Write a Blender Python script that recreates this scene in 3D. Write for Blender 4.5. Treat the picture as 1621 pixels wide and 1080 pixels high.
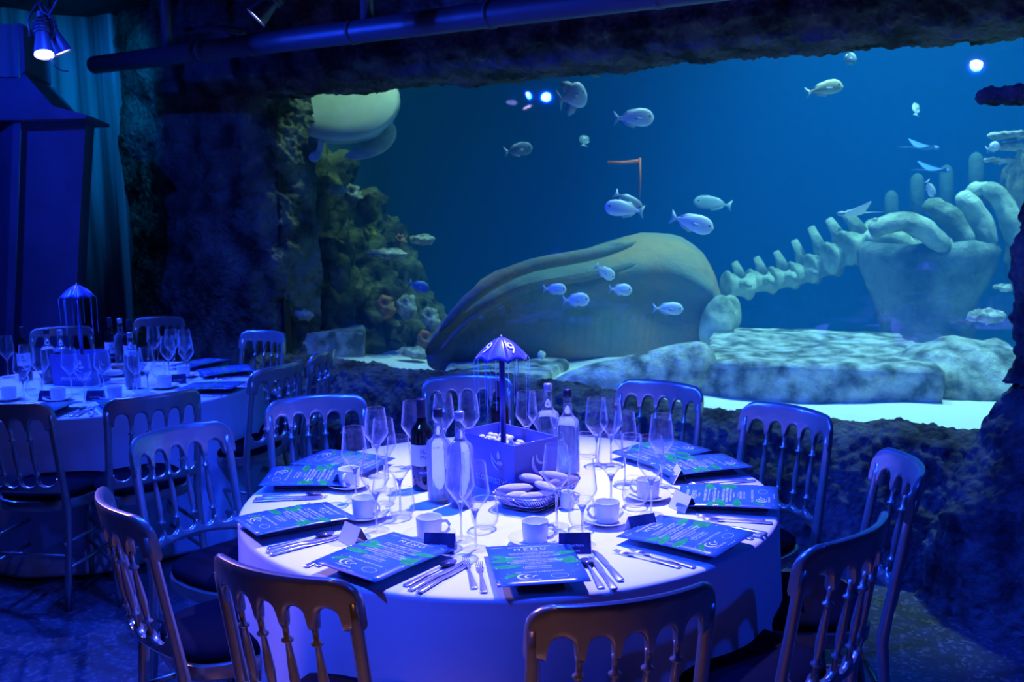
import bpy, bmesh, math, random
from math import sin, cos, pi, radians, sqrt, hypot
from mathutils import Vector, Matrix
for _o in list(bpy.data.objects): bpy.data.objects.remove(_o)
S = bpy.context.scene
C = S.collection
random.seed(9)
# ---------------------------------------------------------------- camera
FPX, PITCH, ROLL, HC = 1540.0, 0.1373, -0.0182, 1.656
_F = Vector((0, cos(PITCH), -sin(PITCH))); _R0 = Vector((1, 0, 0)); _U0 = Vector((0, sin(PITCH), cos(PITCH)))
_R = _R0*cos(ROLL)+_U0*sin(ROLL); _U = -_R0*sin(ROLL)+_U0*cos(ROLL)
EYE = Vector((0, 0, HC))
cd = bpy.data.cameras.new('camera'); cam = bpy.data.objects.new('camera', cd); C.objects.link(cam)
cd.sensor_width = 36; cd.lens = FPX/1621*36; cd.clip_start = .05; cd.clip_end = 100
m = Matrix.Identity(4)
for i in range(3):
    m[i][0] = _R[i]; m[i][1] = _U[i]; m[i][2] = -_F[i]; m[i][3] = EYE[i]
cam.matrix_world = m
S.camera = cam
cd.dof.use_dof = True; cd.dof.focus_distance = 2.9; cd.dof.aperture_fstop = 5.6
# ---------------------------------------------------------------- view, world
S.view_settings.view_transform = 'Standard'; S.view_settings.look = 'None'; S.view_settings.gamma = 1
S.view_settings.use_curve_mapping = False; S.view_settings.exposure = 0.0
S.cycles.use_denoising = True
S.cycles.max_bounces = 10; S.cycles.transmission_bounces = 10; S.cycles.transparent_max_bounces = 24
S.cycles.diffuse_bounces = 3; S.cycles.glossy_bounces = 4; S.cycles.volume_bounces = 1
S.cycles.caustics_reflective = False; S.cycles.caustics_refractive = False
S.cycles.sample_clamp_indirect = 4
W = bpy.data.worlds.new('world'); S.world = W; W.use_nodes = True
W.node_tree.nodes['Background'].inputs[0].default_value = (0.0, 0.01, 0.06, 1); W.node_tree.nodes['Background'].inputs[1].default_value = .2

def lamp(name, kind, loc, aim, power, col, **k):
    d = bpy.data.lights.new(name, kind); d.energy = power; d.color = col
    for a, b in k.items(): setattr(d, a, b)
    o = bpy.data.objects.new(name, d); C.objects.link(o); o.location = loc
    o.rotation_euler = (Vector(aim)-Vector(loc)).to_track_quat('-Z', 'Y').to_euler()
    return o
T1 = Vector((-0.02, 3.04, 0)); T2 = Vector((-2.22, 5.16, 0)); TH = .74; TR = .84
BLUE = (0.003, 0.042, 1.0)
# spot lamps aimed at the tables (their hoods are added further down to hide them from the pane)
lamp('table_spot', 'SPOT', (.35, 3.55, 3.05), (0, 3.0, .74), 1350, (.20, .18, 1.0), spot_size=radians(48), spot_blend=.75, shadow_soft_size=.03)
lamp('table_wash', 'SPOT', (-.3, 2.9, 3.1), (0, 3.05, .5), 470, (.006, .04, 1.0), spot_size=radians(105), spot_blend=.7, shadow_soft_size=.08)
lamp('left_table_spot', 'SPOT', (-2.9, 5.9, 3.0), (-2.1, 5.05, .74), 260, (.05, .10, 1.0), spot_size=radians(55), spot_blend=.5, shadow_soft_size=.04)
lamp('left_table_wash', 'SPOT', (-2.2, 5.0, 3.1), (-2.1, 5.15, .5), 440, (.008, .05, 1.0), spot_size=radians(130), spot_blend=.8, shadow_soft_size=.1)
# unseen warm lamps for the yellow chair edges and floor, with added blue fills
lamp('warm_lamp', 'SPOT', (-2.7, 3.8, 2.8), (-.8, 2.25, .95), 200, (1.0, .52, .16), spot_size=radians(26), spot_blend=.8, shadow_soft_size=.12)
lamp('right_fill', 'SPOT', (3.4, 1.0, 3.1), (.9, 3.0, .3), 150, BLUE, spot_size=radians(70), spot_blend=.8, shadow_soft_size=.05)  # added blue fill for the right skirt and chairs, no fixture there
lamp('warm_lamp', 'SPOT', (-.7, .1, 3.1), (-.5, .8, 0), 260, (1.0, .42, .16), spot_size=radians(56), spot_blend=.6, shadow_soft_size=.06)
lamp('pillar_fill', 'SPOT', (-3.2, 4.6, 3.2), (-2.7, 8.0, 1.1), 170, BLUE, spot_size=radians(80), spot_blend=.9, shadow_soft_size=.02)  # extra blue fill put in to brighten the left rock pillar
lamp('wall_wash', 'SPOT', (-2.9, 7.5, 3.15), (-4.1, 8.5, 2.3), 55, (.0, .28, 1.0), spot_size=radians(110), spot_blend=.9, shadow_soft_size=.1)  # unseen teal spot under the ceiling, aimed down at the plaster
# lamps over the tank water
lamp('tank_lamp', 'SPOT', (3.1, 6.2, 5.6), (3.6, 6.85, .5), 1700, (.42, .88, 1.0), spot_size=radians(88), spot_blend=.6, shadow_soft_size=.3)
lamp('tank_lamp', 'SPOT', (1.5, 7.4, 5.6), (1.9, 7.9, .5), 850, (.36, .84, 1.0), spot_size=radians(84), spot_blend=.7, shadow_soft_size=.3)
lamp('tank_lamp', 'SPOT', (-.42, 8.05, 5.4), (-1.35, 8.3, 1.6), 480, (.50, .95, .75), spot_size=radians(60), spot_blend=.9, shadow_soft_size=.2)

# ---------------------------------------------------------------- pixel -> place
def ray(u, v): return _F + _R*((u-810.5)/FPX) - _U*((v-540)/FPX)
def Z(u, v, z):
    d = ray(u, v); return EYE + d*((z-HC)/d.z)
def Y(u, v, y):
    d = ray(u, v); return EYE + d*(y/d.y)

# ---------------------------------------------------------------- materials
def mat(name, base, rough=.5, metal=0, vary=None, vscale=8, bump=0, bscale=30, spec=.5, coords='Object', detail=4, **k):
    M = bpy.data.materials.new(name); M.use_nodes = True; nt = M.node_tree; b = nt.nodes['Principled BSDF']
    b.inputs['Base Color'].default_value = (*base, 1); b.inputs['Roughness'].default_value = rough; b.inputs['Metallic'].default_value = metal
    b.inputs['Specular IOR Level'].default_value = spec
    for a, v in k.items(): b.inputs[a.replace('_', ' ')].default_value = v
    tc = nt.nodes.new('ShaderNodeTexCoord')
    if vary:
        n = nt.nodes.new('ShaderNodeTexNoise'); n.inputs['Scale'].default_value = vscale; n.inputs['Detail'].default_value = detail
        nt.links.new(tc.outputs[coords], n.inputs['Vector'])
        r = nt.nodes.new('ShaderNodeValToRGB'); r.color_ramp.elements[0].position = .38; r.color_ramp.elements[1].position = .62
        r.color_ramp.elements[0].color = (*base, 1); r.color_ramp.elements[1].color = (*vary, 1)
        nt.links.new(n.outputs['Fac'], r.inputs[0]); nt.links.new(r.outputs[0], b.inputs['Base Color'])
    if bump:
        n2 = nt.nodes.new('ShaderNodeTexNoise'); n2.inputs['Scale'].default_value = bscale; n2.inputs['Detail'].default_value = 6
        nt.links.new(tc.outputs[coords], n2.inputs['Vector'])
        bp = nt.nodes.new('ShaderNodeBump'); bp.inputs['Strength'].default_value = bump; bp.inputs['Distance'].default_value = .02
        nt.links.new(n2.outputs['Fac'], bp.inputs['Height']); nt.links.new(bp.outputs[0], b.inputs['Normal'])
    return M
def glassy(name, tint, mixglass=.45, ior=1.45, edge=.75, edge_glint=True):
    M = bpy.data.materials.new(name); M.use_nodes = True; nt = M.node_tree; nt.nodes.clear()
    out = nt.nodes.new('ShaderNodeOutputMaterial')
    t = nt.nodes.new('ShaderNodeBsdfTransparent'); t.inputs[0].default_value = (*tint, 1)
    g = nt.nodes.new('ShaderNodeBsdfGlass'); g.inputs['Color'].default_value = (*tint, 1); g.inputs['IOR'].default_value = ior; g.inputs['Roughness'].default_value = 0
    gl = nt.nodes.new('ShaderNodeBsdfGlossy'); gl.inputs['Roughness'].default_value = .02; gl.inputs['Color'].default_value = (.95, .95, .95, 1)
    lw = nt.nodes.new('ShaderNodeLayerWeight'); lw.inputs['Blend'].default_value = .5
    mr = nt.nodes.new('ShaderNodeMath'); mr.operation = 'MULTIPLY_ADD'; mr.inputs[1].default_value = edge; mr.inputs[2].default_value = .03
    pw = nt.nodes.new('ShaderNodeMath'); pw.operation = 'POWER'; pw.inputs[1].default_value = 3.6; nt.links.new(lw.outputs['Facing'], pw.inputs[0]); nt.links.new(pw.outputs[0], mr.inputs[0])
    df = nt.nodes.new('ShaderNodeBsdfDiffuse'); df.inputs[0].default_value = (.9, .92, .95, 1)
    tr = nt.nodes.new('ShaderNodeBsdfTranslucent'); tr.inputs[0].default_value = (.9, .92, .95, 1)
    dm = nt.nodes.new('ShaderNodeMixShader'); dm.inputs[0].default_value = .5; nt.links.new(df.outputs[0], dm.inputs[1]); nt.links.new(tr.outputs[0], dm.inputs[2])
    ge = nt.nodes.new('ShaderNodeMixShader'); ge.inputs[0].default_value = .45 if edge_glint else 0; nt.links.new(gl.outputs[0], ge.inputs[1]); nt.links.new(dm.outputs[0], ge.inputs[2])  # white diffuse at the edges imitates light caught along the glass outlines
    m1 = nt.nodes.new('ShaderNodeMixShader'); m1.inputs[0].default_value = mixglass
    nt.links.new(t.outputs[0], m1.inputs[1]); nt.links.new(g.outputs[0], m1.inputs[2])
    m2 = nt.nodes.new('ShaderNodeMixShader'); nt.links.new(mr.outputs[0], m2.inputs[0])
    nt.links.new(m1.outputs[0], m2.inputs[1]); nt.links.new(ge.outputs[0], m2.inputs[2]); nt.links.new(m2.outputs[0], out.inputs[0])
    return M
def emit(name, col, s):
    M = bpy.data.materials.new(name); M.use_nodes = True; nt = M.node_tree; nt.nodes.clear()
    e = nt.nodes.new('ShaderNodeEmission'); e.inputs[0].default_value = (*col, 1); e.inputs[1].default_value = s
    o = nt.nodes.new('ShaderNodeOutputMaterial'); nt.links.new(e.outputs[0], o.inputs[0]); return M
def rockmat(name, a, b, vs, nug=34, cs=5):
    M = mat(name, a, .85, vary=b, vscale=cs, detail=10, spec=.25); nt = M.node_tree; tc = nt.nodes['Texture Coordinate']
    v = nt.nodes.new('ShaderNodeTexVoronoi'); v.feature = 'SMOOTH_F1'; v.inputs['Scale'].default_value = nug; nt.links.new(tc.outputs['Object'], v.inputs['Vector'])
    n = nt.nodes.new('ShaderNodeTexNoise'); n.inputs['Scale'].default_value = nug*1.3; n.inputs['Detail'].default_value = 8; n.inputs['Roughness'].default_value = .7; nt.links.new(tc.outputs['Object'], n.inputs['Vector'])
    ma = nt.nodes.new('ShaderNodeMath'); ma.operation = 'MULTIPLY_ADD'; ma.inputs[1].default_value = -1.2; nt.links.new(v.outputs['Distance'], ma.inputs[0]); nt.links.new(n.outputs['Fac'], ma.inputs[2])
    bp = nt.nodes.new('ShaderNodeBump'); bp.inputs['Strength'].default_value = 1; bp.inputs['Distance'].default_value = vs; nt.links.new(ma.outputs[0], bp.inputs['Height']); nt.links.new(bp.outputs[0], nt.nodes['Principled BSDF'].inputs['Normal'])
    return M
M_ROCK = rockmat('cave_rock', (.055, .055, .052), (.27, .265, .24), .06)
M_ROCKY = rockmat('mossy_rock', (.07, .08, .06), (.38, .40, .27), .055, 30, 4)
M_CHAIR = mat('painted_chair_wood', (.50, .46, .38), .27, .7, vary=(.58, .53, .42), vscale=14, bump=.03, bscale=120)
M_PAD = mat('dark_seat_fabric', (.008, .008, .014), .95, bump=.15, bscale=300, spec=.05)
M_CLOTH = mat('tablecloth_linen', (.82, .82, .84), .85, bump=.05, bscale=400, spec=.1)
M_NAPKIN = mat('dark_napkin', (.10, .12, .20), .8, bump=.2, bscale=200, spec=.2)
M_CHINA = mat('white_china', (.86, .86, .86), .12)
M_STEEL = mat('cutlery_steel', (.85, .85, .87), .26, .9)
M_GLASS = glassy('wine_glass', (.99, .995, 1.0), 0.0, edge=.95)
M_STEM = glassy('wine_glass_stem', (.99, .99, 1.0), 1.0, edge=0.0)
M_WBOT = glassy('water_bottle_glass', (.95, .98, .98), 0.0, edge=.9)
M_WATER = glassy('bottled_water', (.98, .99, 1.0), .9, 1.33, 0.0)
M_WINE = mat('wine_bottle_glass', (.006, .008, .006), .05, spec=.8)
M_LABEL = mat('bottle_label', (.70, .68, .62), .6)
M_CAP = mat('black_cap', (.02, .02, .03), .3)
M_SCAP = mat('pale_cap', (.5, .5, .52), .25, .6)
M_MENU = mat('menu_card_blue', (.030, .115, .21), .28, vary=(.045, .15, .27), vscale=7)
M_MENUB = mat('card_dark_blue', (.012, .022, .06), .35, vary=(.03, .045, .11), vscale=30)
M_CARDW = mat('card_white', (.75, .75, .78), .6)
M_LEAF = mat('printed_leaf', (.02, .42, .06), .3, vary=(.02, .30, .04), vscale=40)
M_PRINT = mat('white_print', (.85, .87, .9), .4)
M_BOX = mat('planter_box', (.09, .12, .32), .4, vary=(.11, .14, .36), vscale=6)
M_BOXIN = mat('planter_inside', (.12, .14, .22), .7)
M_PEB = mat('white_pebble', (.85, .85, .82), .6)
M_UMB = mat('umbrella_cloth', (.03, .04, .22), .35, spec=.6, Sheen_Weight=.2)
M_THREAD = mat('clear_thread', (.25, .4, .7), .3)
M_BREAD = mat('bread_crust', (.70, .60, .48), .7, vary=(.85, .76, .64), vscale=60, bump=.35, bscale=90)
M_BREADD = mat('dark_bread_crust', (.30, .18, .10), .7, vary=(.45, .30, .18), vscale=60, bump=.35, bscale=90)
M_WIRE = mat('basket_wire', (.55, .55, .56), .25, 1)
M_LINER = mat('napkin_liner', (.10, .12, .25), .8)
M_BLACK = mat('matt_black', (.012, .012, .015), .6)
M_DARKM = mat('lamp_housing', (.03, .03, .04), .4)
M_PIPE = mat('ceiling_pipe_paint', (.05, .06, .08), .45, bump=.1, bscale=20)
M_CEIL = mat('ceiling_black', (.02, .02, .028), .9, vary=(.045, .045, .055), vscale=6, bump=.5, bscale=30)
M_PANEL = mat('painted_panel', (.10, .11, .20), .5, vary=(.13, .14, .25), vscale=3)
M_LENS = emit('lit_lamp_lens', (.55, .55, 1.0), 30)
M_LENS2 = emit('lit_lamp_lens_dim', (.25, .3, 1.0), 8)
def streaky(name, a, b):
    M = mat(name, a, .7); nt = M.node_tree; tc = nt.nodes['Texture Coordinate'] if 'Texture Coordinate' in nt.nodes else nt.nodes.new('ShaderNodeTexCoord')
    mp = nt.nodes.new('ShaderNodeMapping'); mp.inputs['Scale'].default_value = (9, 9, .35); nt.links.new(tc.outputs['Object'], mp.inputs[0])
    n = nt.nodes.new('ShaderNodeTexNoise'); n.inputs['Scale'].default_value = 1.3; n.inputs['Detail'].default_value = 5; nt.links.new(mp.outputs[0], n.inputs['Vector'])
    r = nt.nodes.new('ShaderNodeValToRGB'); r.color_ramp.elements[0].position = .35; r.color_ramp.elements[1].position = .6
    r.color_ramp.elements[0].color = (*a, 1); r.color_ramp.elements[1].color = (*b, 1)
    nt.links.new(n.outputs['Fac'], r.inputs[0]); nt.links.new(r.outputs[0], nt.nodes['Principled BSDF'].inputs['Base Color']); return M
M_PLASTER = streaky('streaked_plaster', (.16, .17, .18), (.52, .54, .56))
def floor_mat():
    M = mat('terrazzo_floor', (.10, .10, .11), .32); nt = M.node_tree; tc = nt.nodes['Texture Coordinate'] if 'Texture Coordinate' in nt.nodes else nt.nodes.new('ShaderNodeTexCoord')
    v = nt.nodes.new('ShaderNodeTexVoronoi'); v.inputs['Scale'].default_value = 70; nt.links.new(tc.outputs['Object'], v.inputs['Vector'])
    r = nt.nodes.new('ShaderNodeValToRGB'); r.color_ramp.elements[0].position = .62; r.color_ramp.elements[1].position = .9
    r.color_ramp.elements[0].color = (.07, .07, .08, 1); r.color_ramp.elements[1].color = (.22, .21, .2, 1)
    nt.links.new(v.outputs['Color'], r.inputs[0]); nt.links.new(r.outputs[0], nt.nodes['Principled BSDF'].inputs['Base Color']); return M
M_FLOOR = floor_mat()
# tank
M_SAND = mat('white_sand', (.80, .78, .70), .9, bump=.3, bscale=12)
M_STONE = rockmat('tank_stone', (.16, .20, .18), (.85, .87, .80), .06, 11, 7)
M_FUNNEL = rockmat('funnel_stone', (.10, .16, .15), (.30, .38, .34), .05, 9, 3.5)
M_BONE = rockmat('algae_bone', (.14, .20, .13), (.58, .66, .52), .03, 10, 3.5)
M_BONEB = rockmat('brown_algae_bone', (.34, .24, .12), (.16, .22, .18), .02, 7, 1.8)
M_POST = mat('hazed_algae_bone', (.05, .10, .08), .9, bump=.5, bscale=20)  # darkened colour stands in for haze over the far bone posts
M_CORAL = rockmat('coral_rock', (.03, .04, .025), (.22, .24, .12), .06, 14, 5)
M_PLATE = rockmat('plate_coral', (.36, .38, .30), (.88, .88, .80), .05, 22, 11)
M_YELLOW = mat('yellow_sponge', (.45, .42, .05), .8, bump=.5, bscale=30)
M_REDC = mat('rust_coral', (.40, .14, .06), .8, vary=(.25, .18, .1), vscale=12, bump=.5, bscale=30)
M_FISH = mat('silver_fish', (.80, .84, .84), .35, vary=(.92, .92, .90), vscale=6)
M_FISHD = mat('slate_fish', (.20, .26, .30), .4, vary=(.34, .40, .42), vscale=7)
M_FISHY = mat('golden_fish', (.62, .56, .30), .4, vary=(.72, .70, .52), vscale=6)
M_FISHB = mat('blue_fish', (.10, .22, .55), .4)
M_FIN = mat('pale_fin', (.50, .58, .60), .5)
M_EYE = mat('fish_eye', (.01, .01, .01), .1)
M_SPOT = mat('yellow_tail_spot', (.85, .75, .10), .5)
M_RAY = mat('ray_back', (.30, .38, .42), .5); M_RAYW = mat('ray_belly', (.82, .84, .84), .5)
M_SHELL = mat('turtle_plastron', (.62, .72, .50), .6, vary=(.80, .86, .70), vscale=4)
M_SKIN = mat('turtle_skin', (.34, .42, .36), .6, vary=(.55, .60, .50), vscale=12)
M_TANKW = mat('tank_back_paint', (.02, .09, .16), .9)
M_ORANGE = mat('orange_reflection', (.85, .16, .06), .6)  # colour of the pane reflection modelled in the water

# ---------------------------------------------------------------- mesh helpers
class MB:
    def __init__(s): s.v = []; s.f = []
    def loft(s, rings, cap=True, closed=True):
        n = len(rings[0]); b = len(s.v)
        for r in rings: s.v += [tuple(p) for p in r]
        for i in range(len(rings)-1):
            for j in range(n if closed else n-1):
                a = b+i*n+j; c = b+i*n+(j+1) % n
                s.f.append((a, c, c+n, a+n))
        if cap:
            s.f.append(tuple(b+j for j in range(n))[::-1]); s.f.append(tuple(b+(len(rings)-1)*n+j for j in range(n)))
        return s
    def lathe(s, prof, n=20, c=(0, 0, 0), cap=False):
        return s.loft([[(c[0]+r*cos(2*pi*j/n), c[1]+r*sin(2*pi*j/n), c[2]+z) for j in range(n)] for r, z in prof], cap)
    def box(s, x0, x1, y0, y1, z0, z1):
        return s.loft([[(x0, y0, z0), (x1, y0, z0), (x1, y1, z0), (x0, y1, z0)], [(x0, y0, z1), (x1, y0, z1), (x1, y1, z1), (x0, y1, z1)]])
    def tube(s, path, rad, n=8, cap=True, flat=1.0, up=None):
        P = [Vector(p) for p in path]; rings = []
        rad = rad if isinstance(rad, (list, tuple)) else [rad]*len(P)
        up0 = Vector(up) if up else Vector((0, 0, 1))
        for i, p in enumerate(P):
            t = (P[min(i+1, len(P)-1)]-P[max(i-1, 0)]).normalized()
            u = up0
            if abs(t.dot(u)) > .97: u = Vector((1, .01, 0))
            a = t.cross(u).normalized(); b = a.cross(t)
            rings.append([p+a*rad[i]*cos(2*pi*j/n)+b*rad[i]*flat*sin(2*pi*j/n) for j in range(n)])
        return s.loft(rings, cap)
    def prism(s, poly, th, o=None):      # poly in xz plane at y=0, thickness in y
        n = len(poly); return s.loft([[(x, -th/2, z) for x, z in poly], [(x, th/2, z) for x, z in poly]])
    def ball(s, c, r, n=10, m=6):
        rx, ry, rz = r if isinstance(r, (tuple, list)) else (r, r, r)
        return s.loft([[(c[0]+rx*sin(pi*i/m)*cos(2*pi*j/n), c[1]+ry*sin(pi*i/m)*sin(2*pi*j/n), c[2]-rz*cos(pi*i/m)) for j in range(n)] for i in [.05]+list(range(1, m))+[m-.05]])
    def build(s, name, material, parent=None, smooth=True, sharp=None):
        me = bpy.data.meshes.new(name); me.from_pydata(s.v, [], s.f); me.materials.append(material)
        bm = bmesh.new(); bm.from_mesh(me); bmesh.ops.recalc_face_normals(bm, faces=bm.faces); bm.to_mesh(me); bm.free()
        if smooth:
            me.shade_smooth()
            if sharp:
                try: me.set_sharp_from_angle(angle=radians(sharp))
                except Exception: pass
        o = bpy.data.objects.new(name, me); C.objects.link(o)
        if parent: o.parent = parent
        return o
def rrect(w, h, r, n=3):     # rounded rectangle points, centred
    pts = []
    for cx, cy, a0 in ((w/2-r, h/2-r, 0), (-w/2+r, h/2-r, 90), (-w/2+r, -h/2+r, 180), (w/2-r, -h/2+r, 270)):
        for k in range(n+1):
            a = radians(a0+90*k/n); pts.append((cx+r*cos(a), cy+r*sin(a)))
    return pts
def tag(o, label=None, cat=None, group=None, kind=None):
    if label: o['label'] = label
    if cat: o['category'] = cat
    if group: o['group'] = group
    if kind: o['kind'] = kind
    return o
def empty(name, label=None, cat=None, loc=(0, 0, 0), rz=0, group=None, rot=None):
    o = bpy.data.objects.new(name, None); C.objects.link(o); o.empty_display_size = .05
    o.location = loc; o.rotation_euler = rot if rot else (0, 0, rz)
    return tag(o, label, cat, group)
def dup(o, parent=None):
    c = o.copy(); C.objects.link(c); c.parent = parent
    for ch in list(o.children): dup(ch, c)
    return c
protos = {}
def inst(kind, make, loc, rz, label, cat, group, scale=None, rot=None):
    if kind not in protos: o = protos[kind] = make()
    else: o = dup(protos[kind])
    o.location = loc; o.rotation_euler = rot if rot else (0, 0, rz)
    if scale: o.scale = (scale,)*3
    tag(o, label, cat, group); return o
def displace(o, tex, size, strength, depth=2, mid=.5, kindn=None):
    t = bpy.data.textures.new('rock_noise', tex); t.noise_scale = size
    if tex == 'CLOUDS': t.noise_depth = depth; t.noise_basis = kindn or 'ORIGINAL_PERLIN'
    if tex == 'VORONOI': t.distance_metric = 'DISTANCE'
    md = o.modifiers.new('relief', 'DISPLACE'); md.texture = t; md.strength = strength; md.mid_level = mid; md.texture_coords = 'LOCAL'
def textmesh(items):
    """items: (string, size, x, y, align, spacing) -> verts, faces flat in xy"""
    mb = MB()
    for it in items:
        s_, size, x, y = it[:4]; al = it[4] if len(it) > 4 else 'CENTER'; sp = it[5] if len(it) > 5 else 1
        cu = bpy.data.curves.new('txt', 'FONT'); cu.body = s_; cu.size = size; cu.align_x = al; cu.space_character = sp; cu.resolution_u = 2
        o = bpy.data.objects.new('txt', cu); C.objects.link(o)
        dg = bpy.context.evaluated_depsgraph_get(); me = bpy.data.meshes.new_from_object(o.evaluated_get(dg))
        b = len(mb.v); mb.v += [(v.co.x+x, v.co.y+y, 0) for v in me.vertices]; mb.f += [tuple(b+i for i in p.vertices) for p in me.polygons]
        bpy.data.objects.remove(o); bpy.data.curves.remove(cu); bpy.data.meshes.remove(me)
    return mb
def remap(mb, fn): mb.v = [tuple(fn(Vector(v))) for v in mb.v]; return mb

# ================================================================ SETTING
A = Vector((-1.85, 7.40, 0)); B = Vector((2.20, 4.10, 0))          # glass line
AB = (B-A).normalized(); NR = Vector((AB.y, -AB.x, 0))             # NR points into the room
if NR.y > 0: NR = -NR
def wl(s, d, z): p = A+AB*s+NR*d; return Vector((p.x, p.y, z))     # wall-local -> world
L = (B-A).length
f = MB().box(-8, 5, -5, 12, -.1, 0).build('floor', M_FLOOR, smooth=False); tag(f, kind='structure')
cpts = [Vector((-8, -5, 0)), Vector((5, -5, 0)), Vector((5, 1.7, 0)), wl(L+.6, -.1, 0), wl(-.6, -.1, 0), wl(-2.6, -.3, 0), Vector((-8, 12, 0))]
c = MB().loft([[(p.x, p.y, 3.35) for p in cpts], [(p.x, p.y, 3.45) for p in cpts]]).build('ceiling', M_CEIL, smooth=False); tag(c, kind='structure')
for nm, a in (('wall_left', (-8.1, -8, -5, 12)), ('wall_right', (5, 5.1, -5, 3.2)), ('wall_rear', (-8, 5, -5.1, -5))):
    tag(MB().box(*a, 0, 3.4).build(nm, M_CEIL, smooth=False), kind='structure')

def rockgrid(name, fn, ns, np_, material, disp=((.35, .10), (.10, .05)), parent=None):
    mb = MB()
    for i in range(ns):
        for j in range(np_): mb.v.append(tuple(fn(i/(ns-1), j/(np_-1))))
    for i in range(ns-1):
        for j in range(np_-1):
            a = i*np_+j; mb.f.append((a, a+1, a+np_+1, a+np_))
    o = mb.build(name, material, parent)
    displace(o, 'CLOUDS', disp[0][0], disp[0][1], 2); displace(o, 'CLOUDS', disp[1][0], disp[1][1], 1)
    displace(o, 'VORONOI', .045, -.026, mid=.3); displace(o, 'CLOUDS', .028, .022, 1)
    if not parent: tag(o, kind='structure')
    return o
def polyline(pts, t):
    L_ = [0]
    for a, b in zip(pts, pts[1:]): L_.append(L_[-1]+hypot(b[0]-a[0], b[1]-a[1]))
    d = t*L_[-1]
    for i in range(len(pts)-1):
        if d <= L_[i+1] or i == len(pts)-2:
            k = (d-L_[i])/(L_[i+1]-L_[i]); return pts[i][0]+(pts[i+1][0]-pts[i][0])*k, pts[i][1]+(pts[i+1][1]-pts[i][1])*k
def sill(u, t):
    d, z = polyline([(-.25, .30), (-.16, .57), (.02, .61), (.16, .56), (.30, .36), (.40, .15), (.44, -.06)], t)
    s = -.3+u*(L+.9)
    return wl(s, d+.05*sin(s*2.1), z+.015*sin(s*3.0)-.02*(s < 1))
rockgrid('wall_back', sill, 520, 90, M_ROCK)
def lintel(u, t):
    s = -.5+u*(L+1.6); zt = 2.475-.155*(s/L)
    d, z = polyline([(-.30, zt+.22), (-.22, zt+.02), (-.05, zt), (.18, zt+.03), (.30, zt+.14), (.34, zt+.5), (.3, 3.5)], t)
    return wl(s, d, z)
rockgrid('trim_1', lintel, 560, 90, M_ROCK)
def lpillar(u, t):          # rock between plaster wall and glass; the right edge turns into the tank
    z = -.1+u*3.5
    d, s = polyline([(-.45, .08), (-.05, .02), (.10, -.10), (.16, -.5), (.10, -1.2), (.0, -1.9), (-.2, -2.3), (-.7, -2.6)], t)
    foot = max(0, 1-z/.75)
    return wl(s, d+.40*foot**1.3, z)
rockgrid('trim_2', lpillar, 260, 230, M_ROCKY, ((.5, .22), (.13, .07)))
RPX = ((-.1, 1.52), (.2, 1.60), (.5, 1.70), (.72, 1.80), (.88, 1.93), (1.0, 1.97), (1.35, 1.93), (1.5, 1.95), (1.66, 1.99), (1.76, 2.12), (2.3, 2.14), (3.5, 1.9))
def rpillar(u, t):          # right hand pillar of rock, bulging at its foot
    z = -.1+u*3.5
    for (za, xa), (zb, xb) in zip(RPX, RPX[1:]):
        if za <= z <= zb+1e-6: X_ = xa+(xb-xa)*(z-za)/(zb-za)+(.13 if z < .9 else .09)
    a = t*pi*1.1+pi*.95
    cx, cy = 2.75, 3.85; r = cx-X_
    return Vector((cx+r*cos(a), cy+min(r, .85)*sin(a)*1.0, z))
rp = rockgrid('trim_3', rpillar, 380, 200, M_ROCK, ((.4, .12), (.11, .08)))
# spur of rock jutting from the right pillar across the glass
sp = MB(); p0 = Y(1545, 153, 3.95); p1 = Y(1700, 142, 3.75)
pth = [p0.lerp(p1, k/30) for k in range(31)]
sp.tube(pth, [.012+.040*min(1, k/5)**.6 for k in range(31)], 28, flat=.75)
o = sp.build('rock_spur', M_ROCK, rp); displace(o, 'CLOUDS', .08, .05, 1); displace(o, 'VORONOI', .03, -.02, mid=.3)

# window: pane, frame post, sealant
wn = empty('window_1'); tag(wn, kind='structure')
M_PANE = glassy('tank_window', (.96, .99, 1.0), 0.0, edge=.10, edge_glint=False)
def quad_box(mb, s0, s1, d0, d1, z0, z1):
    return mb.loft([[wl(s0, d0, z0), wl(s1, d0, z0), wl(s1, d1, z0), wl(s0, d1, z0)], [wl(s0, d0, z1), wl(s1, d0, z1), wl(s1, d1, z1), wl(s0, d1, z1)]])
quad_box(MB(), .03, L+1.2, -.16, -.15, .45, 2.75).build('pane', M_PANE, wn, smooth=False)
quad_box(MB(), .0, .035, -.17, -.11, .4, 2.75).build('window_frame', M_BLACK, wn, smooth=False)

# ---- left background: streaked plaster wall, bulkhead, panel
def plaster(u, t):
    p = [Y(30, 200, 8.3), Y(90, 200, 8.6), Y(150, 200, 8.75), Y(185, 200, 8.6), Y(215, 200, 8.9)]
    x, y = polyline([(-6.2, 7.6)]+[(q.x, q.y) for q in p], u); return Vector((x, y, t*3.4))
mb = MB()
for i in range(60):
    for j in range(2): mb.v.append(tuple(plaster(i/59, j)))
for i in range(59): mb.f.append((2*i, 2*i+1, 2*i+3, 2*i+2))
o = mb.build('wall_back_left', M_PLASTER); tag(o, kind='structure')
md = o.modifiers.new('thick', 'SOLIDIFY'); md.thickness = .1; md.offset = 1
def pxprism(name, pts, y, th, material, parent=None):
    mb = MB(); r0 = [Y(u, v, y) for u, v in pts]; r1 = [p+Vector((-.15, th, 0)) for p in r0]
    return mb.loft([r0, r1]).build(name, material, parent, smooth=False)
tag(pxprism('trim_4', [(34, 188), (136, 186), (128, 320), (116, 560), (113, 640), (12, 640), (22, 560)], 6.9, .5, M_PANEL), kind='structure')
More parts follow.
